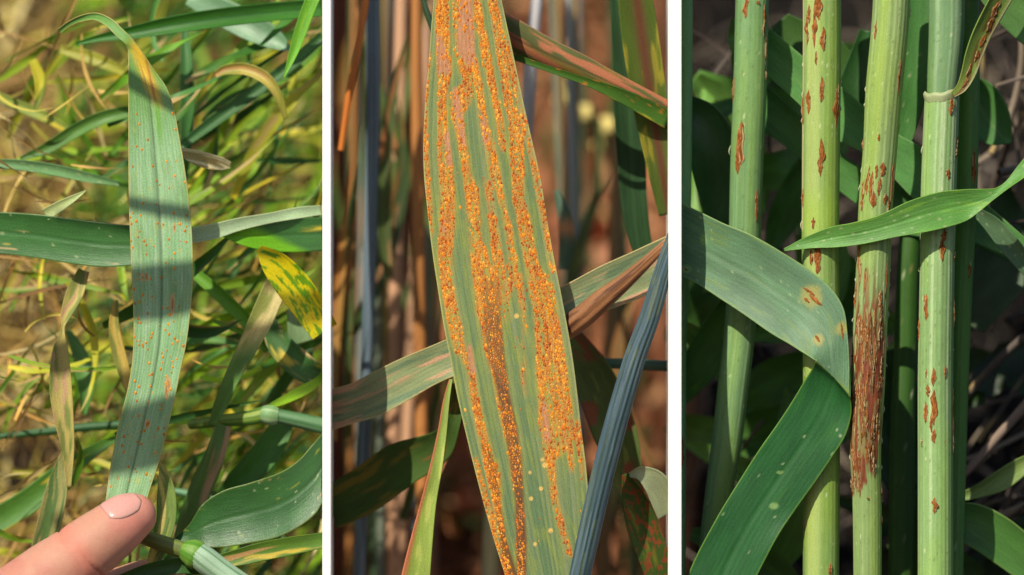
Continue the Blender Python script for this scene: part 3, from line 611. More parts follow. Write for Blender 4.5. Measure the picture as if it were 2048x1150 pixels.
# ================================================================== PLOT B: leaf covered by orange rust
B_rows = [(868-4, -60, 1, 994, -60, 1), (866, -20, .8, 998, -20, .8), (867, 0, .7, 1003, 0, .7), (862, 60, .5, 1016, 60, .5), (858, 120, .4, 1029, 120, .4), (851, 200, .2, 1046, 200, .2), (847, 280, 0, 1064, 280, 0),
 (848, 350, 0, 1080, 350, 0), (856, 430, 0, 1093, 430, 0), (864, 500, 0, 1105, 500, 0), (876, 580, 0, 1121, 580, 0), (889, 660, 0, 1136, 660, 0), (901, 720, 0, 1146, 720, 0),
 (914, 790, 0, 1155, 790, 0), (930, 860, .3, 1163, 860, .3), (947, 930, .6, 1172, 930, .6), (968, 1010, 1, 1178, 1010, 1), (988, 1080, 1.4, 1181, 1080, 1.4), (1010, 1150, 1.8, 1184, 1150, 1.8), (1034, 1230, 2.2, 1184, 1230, 2.2)]
gB = ribbon(B_rows, 150, 640, bulge=.5, veins=21, vamp=.03, rib=.0, ripple=.3, seed=8)
BAND = [poly_band(q) for q in (
 [(110, 858, 862, .6), (200, 850, 855, .7), (300, 848, 856, .7), (400, 854, 864, .6), (470, 860, 868, .3)],
 [(-70, 870, 898, .8), (0, 870, 898, .8), (60, 871, 900, .9), (140, 873, 905, .55), (200, 876, 892, .9), (260, 876, 896, .9), (320, 874, 905, .8), (380, 880, 910, 1), (450, 878, 912, .9), (500, 875, 905, .9), (560, 880, 905, 1), (600, 886, 912, 1), (660, 898, 926, .8), (700, 908, 932, .7), (740, 934, 950, .7), (800, 942, 960, .9), (860, 953, 972, .9), (900, 962, 986, 1), (950, 972, 1002, 1), (1000, 984, 1002, .9), (1050, 990, 1008, .6), (1100, 998, 1015, .6), (1160, 1005, 1028, .7)],
 [(920, 949, 955, .7), (1000, 966, 977, .9), (1060, 982, 996, .9), (1110, 994, 1004, .5)],
 [(-70, 900, 945, .55), (0, 900, 945, .5), (60, 905, 950, .35), (100, 905, 955, .5), (130, 915, 958, 1), (165, 925, 962, 1), (190, 892, 955, .55), (230, 900, 928, .6), (300, 918, 935, .9), (350, 925, 942, .9), (380, 928, 958, .8), (430, 932, 962, .7), (480, 938, 966, .8), (530, 940, 990, .9), (570, 945, 1010, .95), (620, 950, 1003, .9), (700, 968, 1008, .9), (760, 985, 1016, .8), (800, 992, 1020, .7), (850, 1003, 1033, 1), (900, 1015, 1042, .9), (950, 1022, 1046, .7), (1000, 1030, 1048, .5), (1050, 1030, 1050, .4), (1100, 1032, 1052, .7), (1150, 1035, 1050, .7)],
 [(150, 942, 962, .9), (200, 952, 970, .8), (250, 958, 978, .5), (300, 972, 992, .8), (340, 976, 1000, .9), (380, 990, 1006, .8), (420, 1003, 1013, .9), (460, 1010, 1025, .9), (520, 1018, 1035, .7), (560, 1000, 1036, .5), (600, 1000, 1018, .6), (640, 1008, 1022, .3)],
 [(365, 966, 984, .5), (420, 975, 990, .8), (480, 980, 1000, .9), (530, 985, 1010, .8), (560, 996, 1016, .6)],
 [(-70, 944, 960, .8), (0, 946, 962, .8), (50, 950, 970, .9), (100, 960, 980, .9), (150, 970, 990, .8), (200, 985, 998, .9), (250, 993, 1008, .9), (300, 1000, 1014, .5)],
 [(-70, 970, 990, .6), (0, 975, 996, .7), (50, 985, 1006, .7), (100, 990, 1022, .8), (150, 1000, 1034, .7), (200, 1005, 1042, .6), (250, 1018, 1054, .7), (300, 1018, 1048, .8), (350, 1022, 1050, .8), (400, 1025, 1048, .8), (430, 1030, 1060, .9), (480, 1040, 1068, .9), (530, 1050, 1080, .9), (570, 1055, 1108, .8), (620, 1065, 1117, .9), (680, 1068, 1128, .9), (740, 1070, 1137, 1), (800, 1074, 1147, 1), (840, 1072, 1150, .75), (880, 1080, 1160, .5), (920, 1090, 1112, .9), (960, 1098, 1112, .8), (1000, 1103, 1117, .6), (1050, 1115, 1130, .6), (1110, 1134, 1146, .6)],
 [(230, 1042, 1052, .5), (300, 1056, 1066, .5), (350, 1065, 1078, .6), (400, 1075, 1090, .7), (450, 1085, 1097, .6), (490, 1092, 1105, .7), (540, 1098, 1112, .6)],
 [(840, 1150, 1162, .8), (880, 1152, 1164, .8), (930, 1158, 1168, .5), (960, 1160, 1169, .4)],
 [(550, 1028, 1045, .7), (600, 1038, 1050, .6), (650, 1044, 1056, .3), (700, 1040, 1052, .15), (740, 1040, 1052, .5), (790, 1044, 1054, .4)],
 [(840, 1128, 1140, .9), (900, 1134, 1146, .9), (940, 1140, 1148, .6)])]
def dens(px, py, soft=3.0):
    d = np.zeros_like(px)
    for f in BAND: d = np.maximum(d, f(px, py, soft))
    return d
PINK = [poly_band(q) for q in ([(-70, 918, 944), (0, 918, 945), (60, 914, 950), (100, 912, 952), (128, 932, 950)], [(70, 873, 882), (100, 872, 892), (145, 873, 905)], [(180, 905, 914), (205, 904, 922), (240, 912, 926), (290, 921, 933)],
 [(235, 963, 970), (285, 966, 980)], [(265, 888, 898), (330, 893, 905)], [(445, 880, 890), (462, 882, 892)], [(695, 934, 944), (745, 940, 952)], [(810, 1082, 1094), (880, 1088, 1102)])]
BRN = poly_band([(560, 962, 1000, .4), (640, 966, 1004, .8), (720, 976, 1012, .8), (780, 994, 1018, 1), (850, 1006, 1034, .9), (920, 1018, 1044, .9), (1000, 1030, 1048, 1), (1080, 1032, 1054, 1), (1160, 1034, 1052, 1)])
BRN2 = poly_band([(890, 962, 978, .8), (950, 980, 996, .9), (1020, 992, 1002, .9), (1080, 1000, 1014, 1), (1160, 1010, 1040, 1)])
def colB(g):
    x, y = g.PX, g.PY; c = np.broadcast_to(S(130, 148, 96), g.P.shape).copy()
    st = vn(g.U*46, g.l/400, 2); c = mix(c, S(98, 128, 92), sst(.3, .8, st)*.8); st = vn(g.U*21+4, g.l/500, 5); c = mix(c, S(140, 152, 116), sst(.55, .9, st)*.6)
    c = mix(c, S(156, 166, 70), sst(.5, .8, fbm(g.a/10, g.l/60, 7))*.5)
    halo = dens(x, y, 15); c = mix(c, S(196, 178, 70), np.clip(halo*1.0, 0, 1)*(.25+.6*vn(g.a/4, g.l/9, 3)))
    d = dens(x, y, 4); c = mix(c, S(208, 150, 74), d*.95*sst(.25, .6, fbm(g.U*34, g.PY/26, 33))); c = mix(c, S(188, 110, 62), d*.5*sst(.5, .75, fbm(g.U*40, g.PY/34, 14)))
    for f in PINK: c = mix(c, mix(S(212, 154, 118), S(192, 128, 92), vn(g.a/2.5, g.l/8, 9)), f(x, y, 3)*.9)
    c = mix(c, mix(S(128, 82, 56), S(92, 58, 44), vn(g.a/3, g.l/12, 11)), BRN(x, y, 5)*.9); c = mix(c, S(112, 62, 30), BRN2(x, y, 4)*.8)
    c = mix(c, S(206, 196, 120), .7*sst(.965, 1, np.abs(2*g.U-1)))
    for (X, Y, r) in ((1060, 945, 3.6), (1082, 977, 4.6), (1062, 997, 4.4), (1101, 1061, 5), (1070, 1088, 4), (1156, 1075, 3.5), (1085, 919, 4), (1090, 930, 6), (1033, 632, 5), (1000, 205, 3)):
        c = mix(c, S(232, 196, 110), 1-sst(.5, 1.3, ((x-X)**2+(y-Y)**2)/r**2))
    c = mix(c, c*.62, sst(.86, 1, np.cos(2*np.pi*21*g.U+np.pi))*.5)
    return c
rootB = root('wheat_leaf', Vector(wp(1100, 1200, 2)), 'large green leaf crusted with dense bands of orange rust pustules', 'leaf')
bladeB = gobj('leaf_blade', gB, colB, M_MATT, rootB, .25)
nl = 66; us = []; vs = []; rs = []
for i in range(nl):
    v = R.rand()*.005
    while v < 1:
        us.append(min(max((i+.5+R.uniform(-.33, .33))/nl, .01), .99)); vs.append(v); v += (3.6+R.rand()*3.0)/gB.len
us = np.array(us); vs = np.array(vs); px = bil(gB.PX, vs, us)[..., 0]; py = bil(gB.PY, vs, us)[..., 0]
dd = dens(px, py, 2.2); pk = np.zeros_like(dd)
for f in PINK: pk = np.maximum(pk, f(px, py, 3))
prob = dd**1.3*(1-.72*pk)*(.6+1.0*sst(.3, .6, fbm(us*34, py/26, 33))) + .004
keep = R.rand(len(us)) < prob
us, vs, px, py = us[keep], vs[keep], px[keep], py[keep]
rs = (.95+1.9*R.rand(len(us))**2.2)*np.where(BRN(px, py) > .4, .85, 1)*np.where(BRN(px, py) > .4, .95, 1.0)
ORC = np.array([S(222, 142, 44), S(232, 162, 66), S(206, 116, 40), S(216, 130, 38), S(176, 96, 44)])
domeB = [dome_mesh(c, 20+i) for i, c in enumerate(ORC)]
domes(gB, us, vs, rs, 1.6, bladeB, domeB, most=300, cols=ORC)

leaf(np.array([(985, 8, 12, 985, 80, 14), (1040, 40, 12, 1030, 112, 14), (1100, 75, 12, 1090, 135, 14), (1160, 105, 12, 1150, 160, 14), (1220, 138, 13, 1212, 186, 14), (1270, 165, 15, 1262, 206, 16), (1336, 200, 20, 1330, 226, 20)]),
     'folded brown and green leaf slanting from behind the rusted leaf top to the white board', lc(S(92, 96, 52), S(140, 110, 50), .45, S(176, 110, 76), .56, S(110, 70, 46), S(190, 140, 110), 50, ts=(16, 120)), M_MATT, 24, 90, c=False, bulge=3, rib=.2)
leaf([(960, 92, 10, 10), (1040, 118, 11, 9), (1110, 142, 12, 9), (1180, 166, 16, 10), (1240, 190, 26, 12), (1290, 214, 34, 15), (1338, 240, 36, 18)],
     'thin dark green leaf edge with small rust dots under the folded brown leaf', lc(S(66, 104, 30), S(160, 150, 40), .4, S(176, 110, 40), .3, seed=51, ts=(5, 9)), M_MATT, bulge=-.8)
leaf([(1264, -60, 60, 22), (1276, 40, 72, 22), (1290, 140, 72, 22), (1306, 240, 66, 22), (1322, 340, 52, 22), (1337, 430, 36, 24)],
     'wide maroon-brown and green leaf hanging down along the upper white board', lambda g: mix(lc(S(74, 92, 28), S(140, 132, 40), .4, seed=52)(g), S(92, 48, 28), np.exp(-((g.U-.45)/.17)**2)*.95), M_MATT, 24, 80, bulge=-2)
leaf([(1236, -60, 40, 42), (1246, 60, 48, 42), (1254, 180, 56, 42), (1262, 300, 56, 44), (1270, 420, 50, 46), (1290, 520, 36, 50)],
     'dark green upright leaf just behind the maroon-brown leaf', lc(S(48, 78, 44), seed=53, stripe=.3), M_MATT, bulge=-1.5)
leaf(np.array([(655, 780, 30, 655, 862, 30), (700, 768, 26, 702, 848, 26), (745, 745, 22, 760, 830, 22), (800, 718, 18, 820, 798, 18), (850, 697, 14, 868, 770, 14), (900, 676, 11, 908, 752, 11), (985, 640, 8, 990, 720, 8), (1080, 594, 7, 1088, 668, 7), (1140, 565, 8, 1150, 636, 8), (1200, 533, 9, 1206, 622, 9), (1262, 505, 11, 1262, 603, 11), (1338, 470, 14, 1338, 572, 14)]),
     'pale grey-green leaf with tan streaks crossing slantwise behind the rusted leaf', lc(S(146, 158, 112), S(112, 138, 104), .45, S(206, 164, 128), .46, S(130, 150, 100), S(216, 196, 130), 54, ts=(7, 120)), M_WAX, 36, 240, c=False, bulge=-1.2, veins=10, vamp=.03)
o, g = stem([(1120, 672, 34, 7), (1142, 650, 44, 5), (1170, 628, 46, 4), (1205, 598, 42, 3), (1250, 562, 32, 3), (1300, 517, 22, 4), (1338, 480, 16, 5)],
     'dry brown rolled leaf lying over the pale crossing leaf', lc(S(150, 102, 66), S(190, 150, 110), .35, S(96, 60, 40), .4, seed=55, ts=(6, 160)), M_STRAW, 36, 90, 'rolled_leaf', cat='leaf', ribs=7, ramp=.06)
stem([(1350, 470, 30, -3), (1330, 530, 34, -3), (1300, 632, 40, -3), (1270, 715, 43, -3), (1236, 830, 45, -3), (1205, 950, 45, -2.5), (1182, 1050, 44, -2), (1160, 1150, 42, -1.5), (1140, 1250, 42, -1)],
     'blue-green ribbed stem leaning across the low end of the rusted leaf', lambda g: mix(mix(st_col(S(64, 86, 98), S(48, 70, 66), 12, 44)(g), S(104, 120, 122), sst(.55, .8, fbm(g.a/5, g.l/90, 77))*.5), S(96, 106, 70), sst(.6, .8, fbm(g.a/9, g.l/50, 78))*.5), None, 84, 260, bump=lambda th, V: .034*np.cos(15*th+1.2*np.sin(3*V+th))*(.5+vn(th*2.4, V*5, 3))+.02*(fbm(th*1.5, V*9, 4)-.5))
leaf([(903, 752, 5, 12), (893, 800, 12, 11), (885, 860, 17, 10), (873, 930, 24, 9), (858, 1000, 30, 9), (845, 1070, 42, 9), (832, 1150, 56, 9), (822, 1220, 66, 9)],
     'slim bright green pointed leaf with a reddish edge rising from the lower border', lambda g: mix(lc(S(150, 172, 76), S(190, 200, 100), .4, seed=57)(g), S(214, 130, 90), sst(.72, .95, g.U)), M_LEAF, 16, 90, bulge=-1.2)
leaf([(925, 780, 10, 24), (905, 850, 30, 24), (880, 890, 60, 28), (800, 930, 90, 34), (730, 980, 92, 38), (655, 1020, 84, 42)],
     'broad shaded olive leaf drooping to the white board under the pale crossing leaf', lc(S(66, 92, 36), S(120, 110, 40), .4, S(120, 80, 40), .3, seed=58), M_MATT, 20, 70, bulge=-2)
leaf([(905, 745, 8, 26), (912, 800, 30, 25), (908, 850, 32, 26), (895, 900, 16, 28), (880, 950, 4, 30)], 'short brown-edged leaf tip tucked behind the slim pointed leaf', lc(S(96, 104, 44), None, 0, S(160, 100, 70), .5, seed=59), M_MATT, bulge=-1)
leaf([(1150, 670, 30, 38), (1180, 740, 76, 36), (1210, 810, 88, 34), (1235, 880, 84, 34), (1255, 950, 60, 36), (1275, 1020, 30, 40)],
     'out-of-focus olive leaf with brown blotches behind the blue-green stem', lc(S(84, 100, 50), S(120, 128, 60), .4, S(128, 74, 50), .48, seed=60, ts=(16, 50)), M_MATT, 20, 70, bulge=-2)
leaf([(1258, 950, 8, 8), (1278, 946, 26, 7), (1305, 960, 46, 7), (1325, 990, 54, 9), (1340, 1030, 50, 12)], 'pale folded-over leaf part curling at the low white board', lc(S(150, 160, 120), seed=61), M_WAX, bulge=-1.2)
leaf([(1250, 948, 12, 12), (1268, 1000, 48, 12), (1288, 1060, 64, 13), (1310, 1120, 60, 14), (1325, 1180, 50, 16)], 'dark green leaf covered with brown flecks hanging by the low white board', lc(S(54, 76, 22), S(96, 100, 24), .4, S(120, 58, 28), .42, seed=62, ts=(5, 10)), M_MATT, 24, 90, bulge=-1.5)
leaf([(1112, 380, 8, 70), (1128, 430, 26, 68), (1134, 480, 30, 68), (1128, 540, 20, 70)], 'small blurred tan-banded leaf by the right edge of the rusted leaf', lambda g: mix(lc(S(86, 110, 90), seed=63)(g), S(190, 140, 100), np.exp(-((g.PY-455)/18)**2)), M_MATT, bulge=-1)
stem([(1180, 726, 20, 40), (1260, 728, 22, 40), (1338, 732, 22, 40)], 'dark level stem passing behind the blue-green stem', st_col(S(52, 84, 68)))
stem([(835, -40, 10, 30), (862, 50, 12, 30), (905, 170, 12, 32)], 'thin dark stalk reaching the upper left edge of the rusted leaf', st_col(S(50, 76, 50)))
stem([(985, 1000, 30, 110), (982, 1080, 34, 110), (980, 1200, 36, 110)], 'pale blurred stalk below the narrow left side of the rusted leaf', st_col(S(176, 172, 130)))

BGC = [S(110, 122, 128), S(94, 108, 104), S(120, 128, 110), S(150, 156, 150), S(66, 88, 54), S(80, 98, 46), S(58, 78, 50), S(150, 120, 76), S(176, 116, 62), S(140, 92, 56)]
def stalks(n, xr, wr, dep, cols, label, group, seed):
    r = random.Random(seed)
    for k in range(n):
        x = r.uniform(*xr); d = r.uniform(*dep); wd = r.uniform(*wr); ln = r.gauss(0, 45); c = cols[r.randrange(len(cols))]*r.uniform(.8, 1.2)
        xs = [min(max(x+ln*(t-.5)+14*math.sin(2*t+k), 672), 1328) for t in (0, .3, .6, 1)]
        g = tube([(xs[0], -140, wd*.8, d), (xs[1], 300, wd, d), (xs[2], 760, wd*1.05, d), (xs[3], 1300+d*1.5, wd*1.1, d)], 12, 22)
        o = gobj('wheat_plant', g, st_col(c, None, k), M_STEM); thing(o, shade_word(c)+' '+('slim ' if wd < 18 else 'thick ')+label+' '+place_word(xs[1], 0, *PL).split(',')[0]+(', leaning left' if xs[0] < xs[3]-8 else ', leaning right' if xs[0] > xs[3]+8 else ', upright'), 'stem', group)
stalks(16, (670, 860), (10, 30), (110, 320), BGC[2:9]+[BGC[0], S(196, 150, 116)], 'blurred grain stalk', 'blurred stalks behind the rusted leaf', 3)
stalks(10, (1080, 1330), (10, 30), (130, 330), BGC[:5]+BGC[6:8], 'blurred grain stalk', 'blurred stalks behind the rusted leaf', 4)
stem([(744, -100, 26, 75), (746, 200, 28, 75), (742, 420, 26, 76), (736, 640, 24, 78), (728, 900, 24, 82), (715, 1300, 24, 86)], 'thickest blue-grey stalk among the blurred ones left of the rusted leaf', st_col(S(104, 120, 132), S(70, 86, 94), 3))
stem([(738, -60, 16, 66), (722, 60, 16, 66), (700, 180, 15, 66), (682, 300, 12, 68)], 'bright orange-brown dry stalk slanting at the upper left of the rusted leaf plot', st_col(S(214, 124, 52)))
stem([(1080, -60, 24, 100), (1064, 100, 26, 100), (1050, 300, 26, 104)], 'pale blurred stalk touching the upper right edge of the rusted leaf', st_col(S(186, 182, 184)))
def upright_leaves(n, xr, yr, dep, cols, label, group, seed, wr=(18, 46), xl=(668, 1333)):
    r = random.Random(seed)
    for k in range(n):
        x, y = r.uniform(*xr), r.uniform(*yr); d = r.uniform(*dep); L = r.uniform(300, 700); wd = r.uniform(*wr); a = r.gauss(0, .22); b = r.gauss(0, .3)
        pts = []
        for i in range(6):
            t = i/5; pts.append((min(max(x+L*(t-.5)*math.sin(a+b*(t-.5)), xl[0]), xl[1]), y-L*(t-.5), wd*(1.02-t**2)*(.5+.7*t*(2-t)), d, r.uniform(-40, 40)))
        c = cols[r.randrange(len(cols))]*r.uniform(.8, 1.15)
        g = ribbon(cline(pts), 5, 24, bulge=-.8); o = gobj('wheat_leaf', g, lc(c, c*np.array([1.5, 1.2, .8]), .42, S(170, 110, 70), .4, seed=k), M_PLANT); thing(o, shade_word(c)+' '+label+' '+place_word(x, y, *PL), 'leaf', group)
upright_leaves(22, (670, 880), (150, 1050), (100, 300), [S(70, 92, 40), S(84, 100, 50), S(120, 108, 50), S(60, 82, 40), S(160, 120, 60)], 'blurred hanging grain leaf', 'blurred leaves behind the rusted leaf', 11)
upright_leaves(6, (1120, 1330), (200, 1050), (120, 300), [S(70, 92, 40), S(90, 106, 60), S(120, 90, 50)], 'blurred hanging grain leaf', 'blurred leaves behind the rusted leaf', 12)
# clods and pale lumps standing in for blurred highlights
mass('fallen_leaf_litter', 420, (640, 1360), (-100, 1300), lambda y, r: ((Z0+(575-y)*K)/1.15+.25)*1e3-r.uniform(2, 30), (40, 60), (8, 26), (80, 260), [S(196, 130, 90), S(150, 92, 60), S(214, 164, 116), S(96, 74, 44), S(80, 92, 50), S(120, 80, 56)], (664, 1336), 17, M_STRAW)
def clod(x, y, d, r, c, label, cat='clod', name='soil_clod', group=None, seed=0):
    th = np.linspace(0, 2*np.pi, 17)[None]; ph = np.linspace(0, np.pi, 11)[:, None]
    nn = 1+.35*(vn(np.cos(th)*1.7+5+ph*0, ph*1.3+np.sin(th)*1.2, seed)-.5)*np.sin(ph)
    P = np.stack([np.sin(ph)*np.cos(th), np.sin(ph)*np.sin(th), np.cos(ph)+0*th], -1)*nn[..., None]*r*K*np.array([1, .8, .75])+wp(x, y, d)
    g = G(); g.P = P; g.U = th/6.28+0*ph; g.V = ph/3.14+0*th; g.a = g.U*r*6; g.l = g.V*r*3; g.flip = True
    o = gobj(name, g, lambda g: c*(.8+.4*vn(g.a/9, g.l/9, seed))[..., None], M_SOIL); thing(o, label, cat, group)
for i, (x, y, r, c) in enumerate(((1158, 440, 62, S(206, 122, 92)), (1130, 330, 44, S(170, 98, 70)), (1190, 600, 50, S(196, 128, 100)), (900, 1010, 52, S(190, 110, 78)), (800, 1080, 46, S(120, 84, 70)), (1290, 1100, 40, S(206, 120, 96)), (760, 620, 44, S(176, 110, 80)), (935, 960, 36, S(150, 92, 66)), (1215, 520, 40, S(200, 140, 110)))):
    yy = ((Z0+(575-y)*K*1.08)/1.15+.25)*1e3-6
    clod(x, y, yy, r*.85, c, ['salmon-coloured large clod right of the rusted leaf at its middle', 'darker brown clod just above the salmon-coloured one', 'pinkish clod seen just above the dry rolled leaf', 'reddish clod low beside the slim pointed leaf', 'dull brown clod low near the white board of the straw plot', 'pink clod in the low gap right of the blue-green stem', 'brown clod between the blurred left stalks', 'small brown clod nearest the low left edge of the rusted leaf', 'pale pink clod above the pale crossing leaf'][i], seed=i)
for i, (x, y, r) in enumerate(((1130, 198, 24), (1170, 226, 26), (1212, 252, 28), (1146, 170, 18), (1196, 290, 16), (1130, 320, 16))):
    clod(x, y, 250+i*6, r, S(236, 214, 130) if i < 5 else S(220, 200, 190), 'pale yellow stand-in husk in the drooping cluster right of the rusted leaf', 'blob', 'highlight_blob', 'pale highlight blobs right of the rusted leaf', seed=40+i)  # pale lumps added to read as out-of-focus highlights

PL = PLC
# ================================================================== PLOT C: stems with brown stripes of rust
def streak(g, px, py, ln, wd, parent, seed, lip=1.0, dark=1.0, th=None, hgt=.3):
    """torn pustule draped on a stem or leaf grid: brown spore mound between pale lips"""
    r = np.random.RandomState(seed); nv_, nu_ = 16, 8
    if th is not None or hasattr(g, 'tube'):
        j = int(np.argmin(np.abs(g.A[:, 1]-py))); cx, w_ = g.A[j, 0], g.A[j, 2]
        if th is None: th = math.acos(max(-.97, min(.97, (px-cx)/(w_/2))))
        u0 = th/(2*math.pi); v0 = j/(g.P.shape[0]-1); du = (wd/2)/(w_/2)/(2*math.pi)
    else:
        u0, v0, _ = inv(g, px, py); du = wd/2/g.wid
    dv = ln/2/g.len
    a = np.linspace(-1, 1, nu_+1)[None]; b = np.linspace(-1, 1, nv_+1)[:, None]
    half = .85*np.clip(1-np.abs(b)**2.4, 0, 1)**1.0*(1+.22*(r.rand(nv_+1, 1)-.5)); half = half*(.65+.8*vn(b*3.1+seed, b*0+a*0+(a > 0)*9, seed+3)); skew = .7*(vn(b*2+seed, b*0, seed)-.5)*half.max(1, keepdims=True)
    U = u0+du*(a*half+skew); V = v0+dv*b+0*a
    P = bil(g.P, V, U); N = bil(g.N, V, U); N /= np.linalg.norm(N, axis=-1, keepdims=True)
    edge = np.abs(a)+0*b
    h = hgt*(1-edge**2)*half*.8+.10*r.rand(nv_+1, nu_+1)*(edge < .9)
    sidel = (a < 0) if r.rand() < .5 else (a > 0)
    h = h+lip*hgt*.9*np.exp(-((edge-.78)/.14)**2)*half*(.4+.9*sidel)*(.5+r.rand(nv_+1, 1))
    h = np.where(edge > .97, -.03, h+.02)
    P = P+N*(h*1e-3)[..., None]
    c = mix(S(146, 86, 38)*dark, S(96, 56, 26)*dark, r.rand(nv_+1, nu_+1)); c = mix(c, S(186, 118, 58)*dark, (r.rand(nv_+1, nu_+1) > .75)*.7)
    lipm = np.exp(-((edge-.8)/.12)**2)*lip*np.where(sidel, 1., .35)*(vn(b*4+seed, b*0, seed+1) > .35)
    c = mix(c, S(196, 186, 140), np.clip(lipm, 0, 1)*.85); c = mix(c, S(96, 66, 34), (edge > .97)*.8)
    s = G(); s.P = P; s.U = (a+1)/2+0*b; s.V = (b+1)/2+0*a; s.a = s.U*wd; s.l = s.V*ln; s.flip = g.flip
    return gobj('rust_pustule', s, c, M_RUST, parent)
def plant(loc, label): return root('grain_plant', Vector(loc), label, 'plant')

def stemcol(base, lite, yel, seed, extra=None, n=26):
    def f(g):
        c = np.broadcast_to(base, g.P.shape).copy(); c = mix(c, lite, sst(.45, .85, vn(g.U*n*2, g.l/700, seed))*.75)
        c = mix(c, base*.72, sst(.6, .9, vn(g.U*n*2+7, g.l/500, seed+2))*.6)
        c = mix(c, yel, sst(.42, .7, fbm(g.U*7, g.l/260, seed+6))*.55); c = c*(.9+.2*fbm(g.a/6, g.l/14, seed+8))[..., None]
        for (da, dl, th_, cc_, sd_) in ((9, 13, .12, S(96, 110, 60), 41), (14, 20, .16, S(206, 212, 170), 42), (22, 60, .14, S(150, 130, 80), 43)):
            aa, ll = g.a/da, g.l/dl; i, j = np.floor(aa).astype(np.int64), np.floor(ll).astype(np.int64)
            q = ((aa-i-.3-.4*hsh(i, j, seed+sd_))*da/1.3)**2+((ll-j-.3-.4*hsh(i, j, seed+sd_+5))*dl/(1.5+4*hsh(i, j, seed+sd_+9)))**2
            c = mix(c, cc_, (1-sst(.3, 1.3, q))*(hsh(i, j, seed+sd_+3) < th_)*.6)
        if extra: c = extra(g, c)
        return c
    return f
# far-left stem, partly behind the board
g = tube([(1372, -80, 28, 22), (1370, 300, 28, 22), (1366, 560, 24, 24), (1362, 700, 22, 25), (1360, 1300, 22, 26)], 24, 80)
pc = plant(wp(1362, 1300, 24), 'narrow green stem standing against the wide white board'); s = gobj('stem', g, stemcol(S(120, 162, 112), S(124, 166, 110), S(108, 150, 60), 1), M_STEM, pc)
streak(g, 1368, 905, 70, 14, s, 1, th=1.35)
# stem 1
g1 = tube([(1506, -80, 66, 16), (1503, 60, 66, 16), (1499, 200, 66, 16), (1494, 320, 66, 17), (1490, 460, 64, 18), (1486, 560, 63, 19), (1480, 660, 62, 20), (1468, 760, 62, 21), (1454, 880, 60, 23), (1437, 990, 54, 25), (1420, 1100, 44, 27), (1402, 1300, 42, 30)], 60, 260, 22, .012)
p1 = plant(wp(1402, 1300, 30), 'grey-green thick stem nearest the wide white board with few brown streaks'); s1 = gobj('stem', g1, stemcol(S(112, 150, 96), S(148, 178, 132), S(128, 160, 78), 2), M_STEM, p1)
for i, q in enumerate(((1491, 18, 44, 14), (1515, 3, 10, 6), (1528, 45, 70, 9), (1531, 100, 60, 7), (1462, 182, 54, 9), (1481, 290, 98, 20), (1476, 320, 60, 14), (1512, 410, 66, 9), (1531, 150, 26, 4), (1484, 262, 36, 9))): streak(g1, *q, s1, 10+i)
# stem 2 (yellow-green)
g2 = tube([(1644, -80, 76, 3), (1644, 100, 76, 3), (1642, 300, 75, 3), (1641, 500, 74, 3), (1643, 700, 74, 4), (1643, 900, 73, 5), (1642, 1150, 72, 6), (1642, 1300, 72, 7)], 72, 330, 26, .012)
p2 = plant(wp(1642, 1300, 7), 'yellow-green thick stem passing behind the folded broad leaf'); 
def ex2(g, c):
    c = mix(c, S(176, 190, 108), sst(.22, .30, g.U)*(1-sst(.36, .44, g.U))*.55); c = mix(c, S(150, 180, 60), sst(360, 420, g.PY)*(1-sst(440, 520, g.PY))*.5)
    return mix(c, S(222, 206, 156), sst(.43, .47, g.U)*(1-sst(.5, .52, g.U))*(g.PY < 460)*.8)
s2 = gobj('stem', g2, stemcol(S(124, 156, 84), S(156, 178, 112), S(138, 166, 58), 3, ex2), M_STEM, p2)
for i, q in enumerate(((1636, 10, 60, 18), (1614, 60, 76, 11), (1628, 60, 80, 11), (1646, 78, 52, 11), (1618, 28, 40, 8), (1642, 180, 54, 12), (1617, 206, 50, 12), (1607, 215, 70, 6), (1676, 195, 60, 8), (1672, 215, 80, 14), (1641, 315, 76, 15), (1640, 335, 40, 9), (1606, 395, 40, 5), (1626, 448, 26, 8), (1634, 520, 60, 20), (1622, 512, 34, 9), (1608, 1050, 24, 5), (1660, 1136, 26, 9), (1632, 118, 30, 6))): streak(g2, *q, s2, 40+i)
# stem 3 with the big brown lesion
g3 = tube([(1786, -80, 74, -1), (1781, 40, 74, -1), (1768, 180, 73, -1), (1760, 300, 68, -1), (1752, 400, 68, -1), (1747, 520, 68, -1), (1741, 640, 68, -1), (1736, 760, 68, -1), (1731, 900, 62, -1), (1734, 1000, 58, 0), (1735, 1150, 56, 1), (1735, 1300, 56, 2)], 84, 520, 24, .012)
p3 = plant(wp(1735, 1300, 2), 'middle stem with one long dark red-brown lesion round its lower half')
LES = poly_band([(540, 1712, 1750, .35), (600, 1712, 1766, .5), (640, 1708, 1768, .9), (700, 1704, 1772, 1.1), (760, 1702, 1768, 1), (850, 1698, 1766, 1), (920, 1698, 1756, .95), (960, 1698, 1740, .8), (985, 1700, 1715, .5)])
def ex3(g, c):
    m = LES(g.PX, g.PY, 7)*(g.U < .5); n = vn(g.U*60, g.l/60, 5); m = np.clip(m*1.4-sst(.5, .75, n)*.8-sst(.62, .70, fbm(g.U*34, g.l/80, 15))*.8, 0, 1)
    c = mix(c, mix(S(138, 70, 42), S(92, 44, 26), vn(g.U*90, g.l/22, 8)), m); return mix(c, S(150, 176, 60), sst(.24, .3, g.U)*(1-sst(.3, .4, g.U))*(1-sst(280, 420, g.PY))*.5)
s3 = gobj('stem', g3, stemcol(S(130, 156, 94), S(162, 182, 122), S(142, 168, 74), 4, ex3), M_STEM, p3)
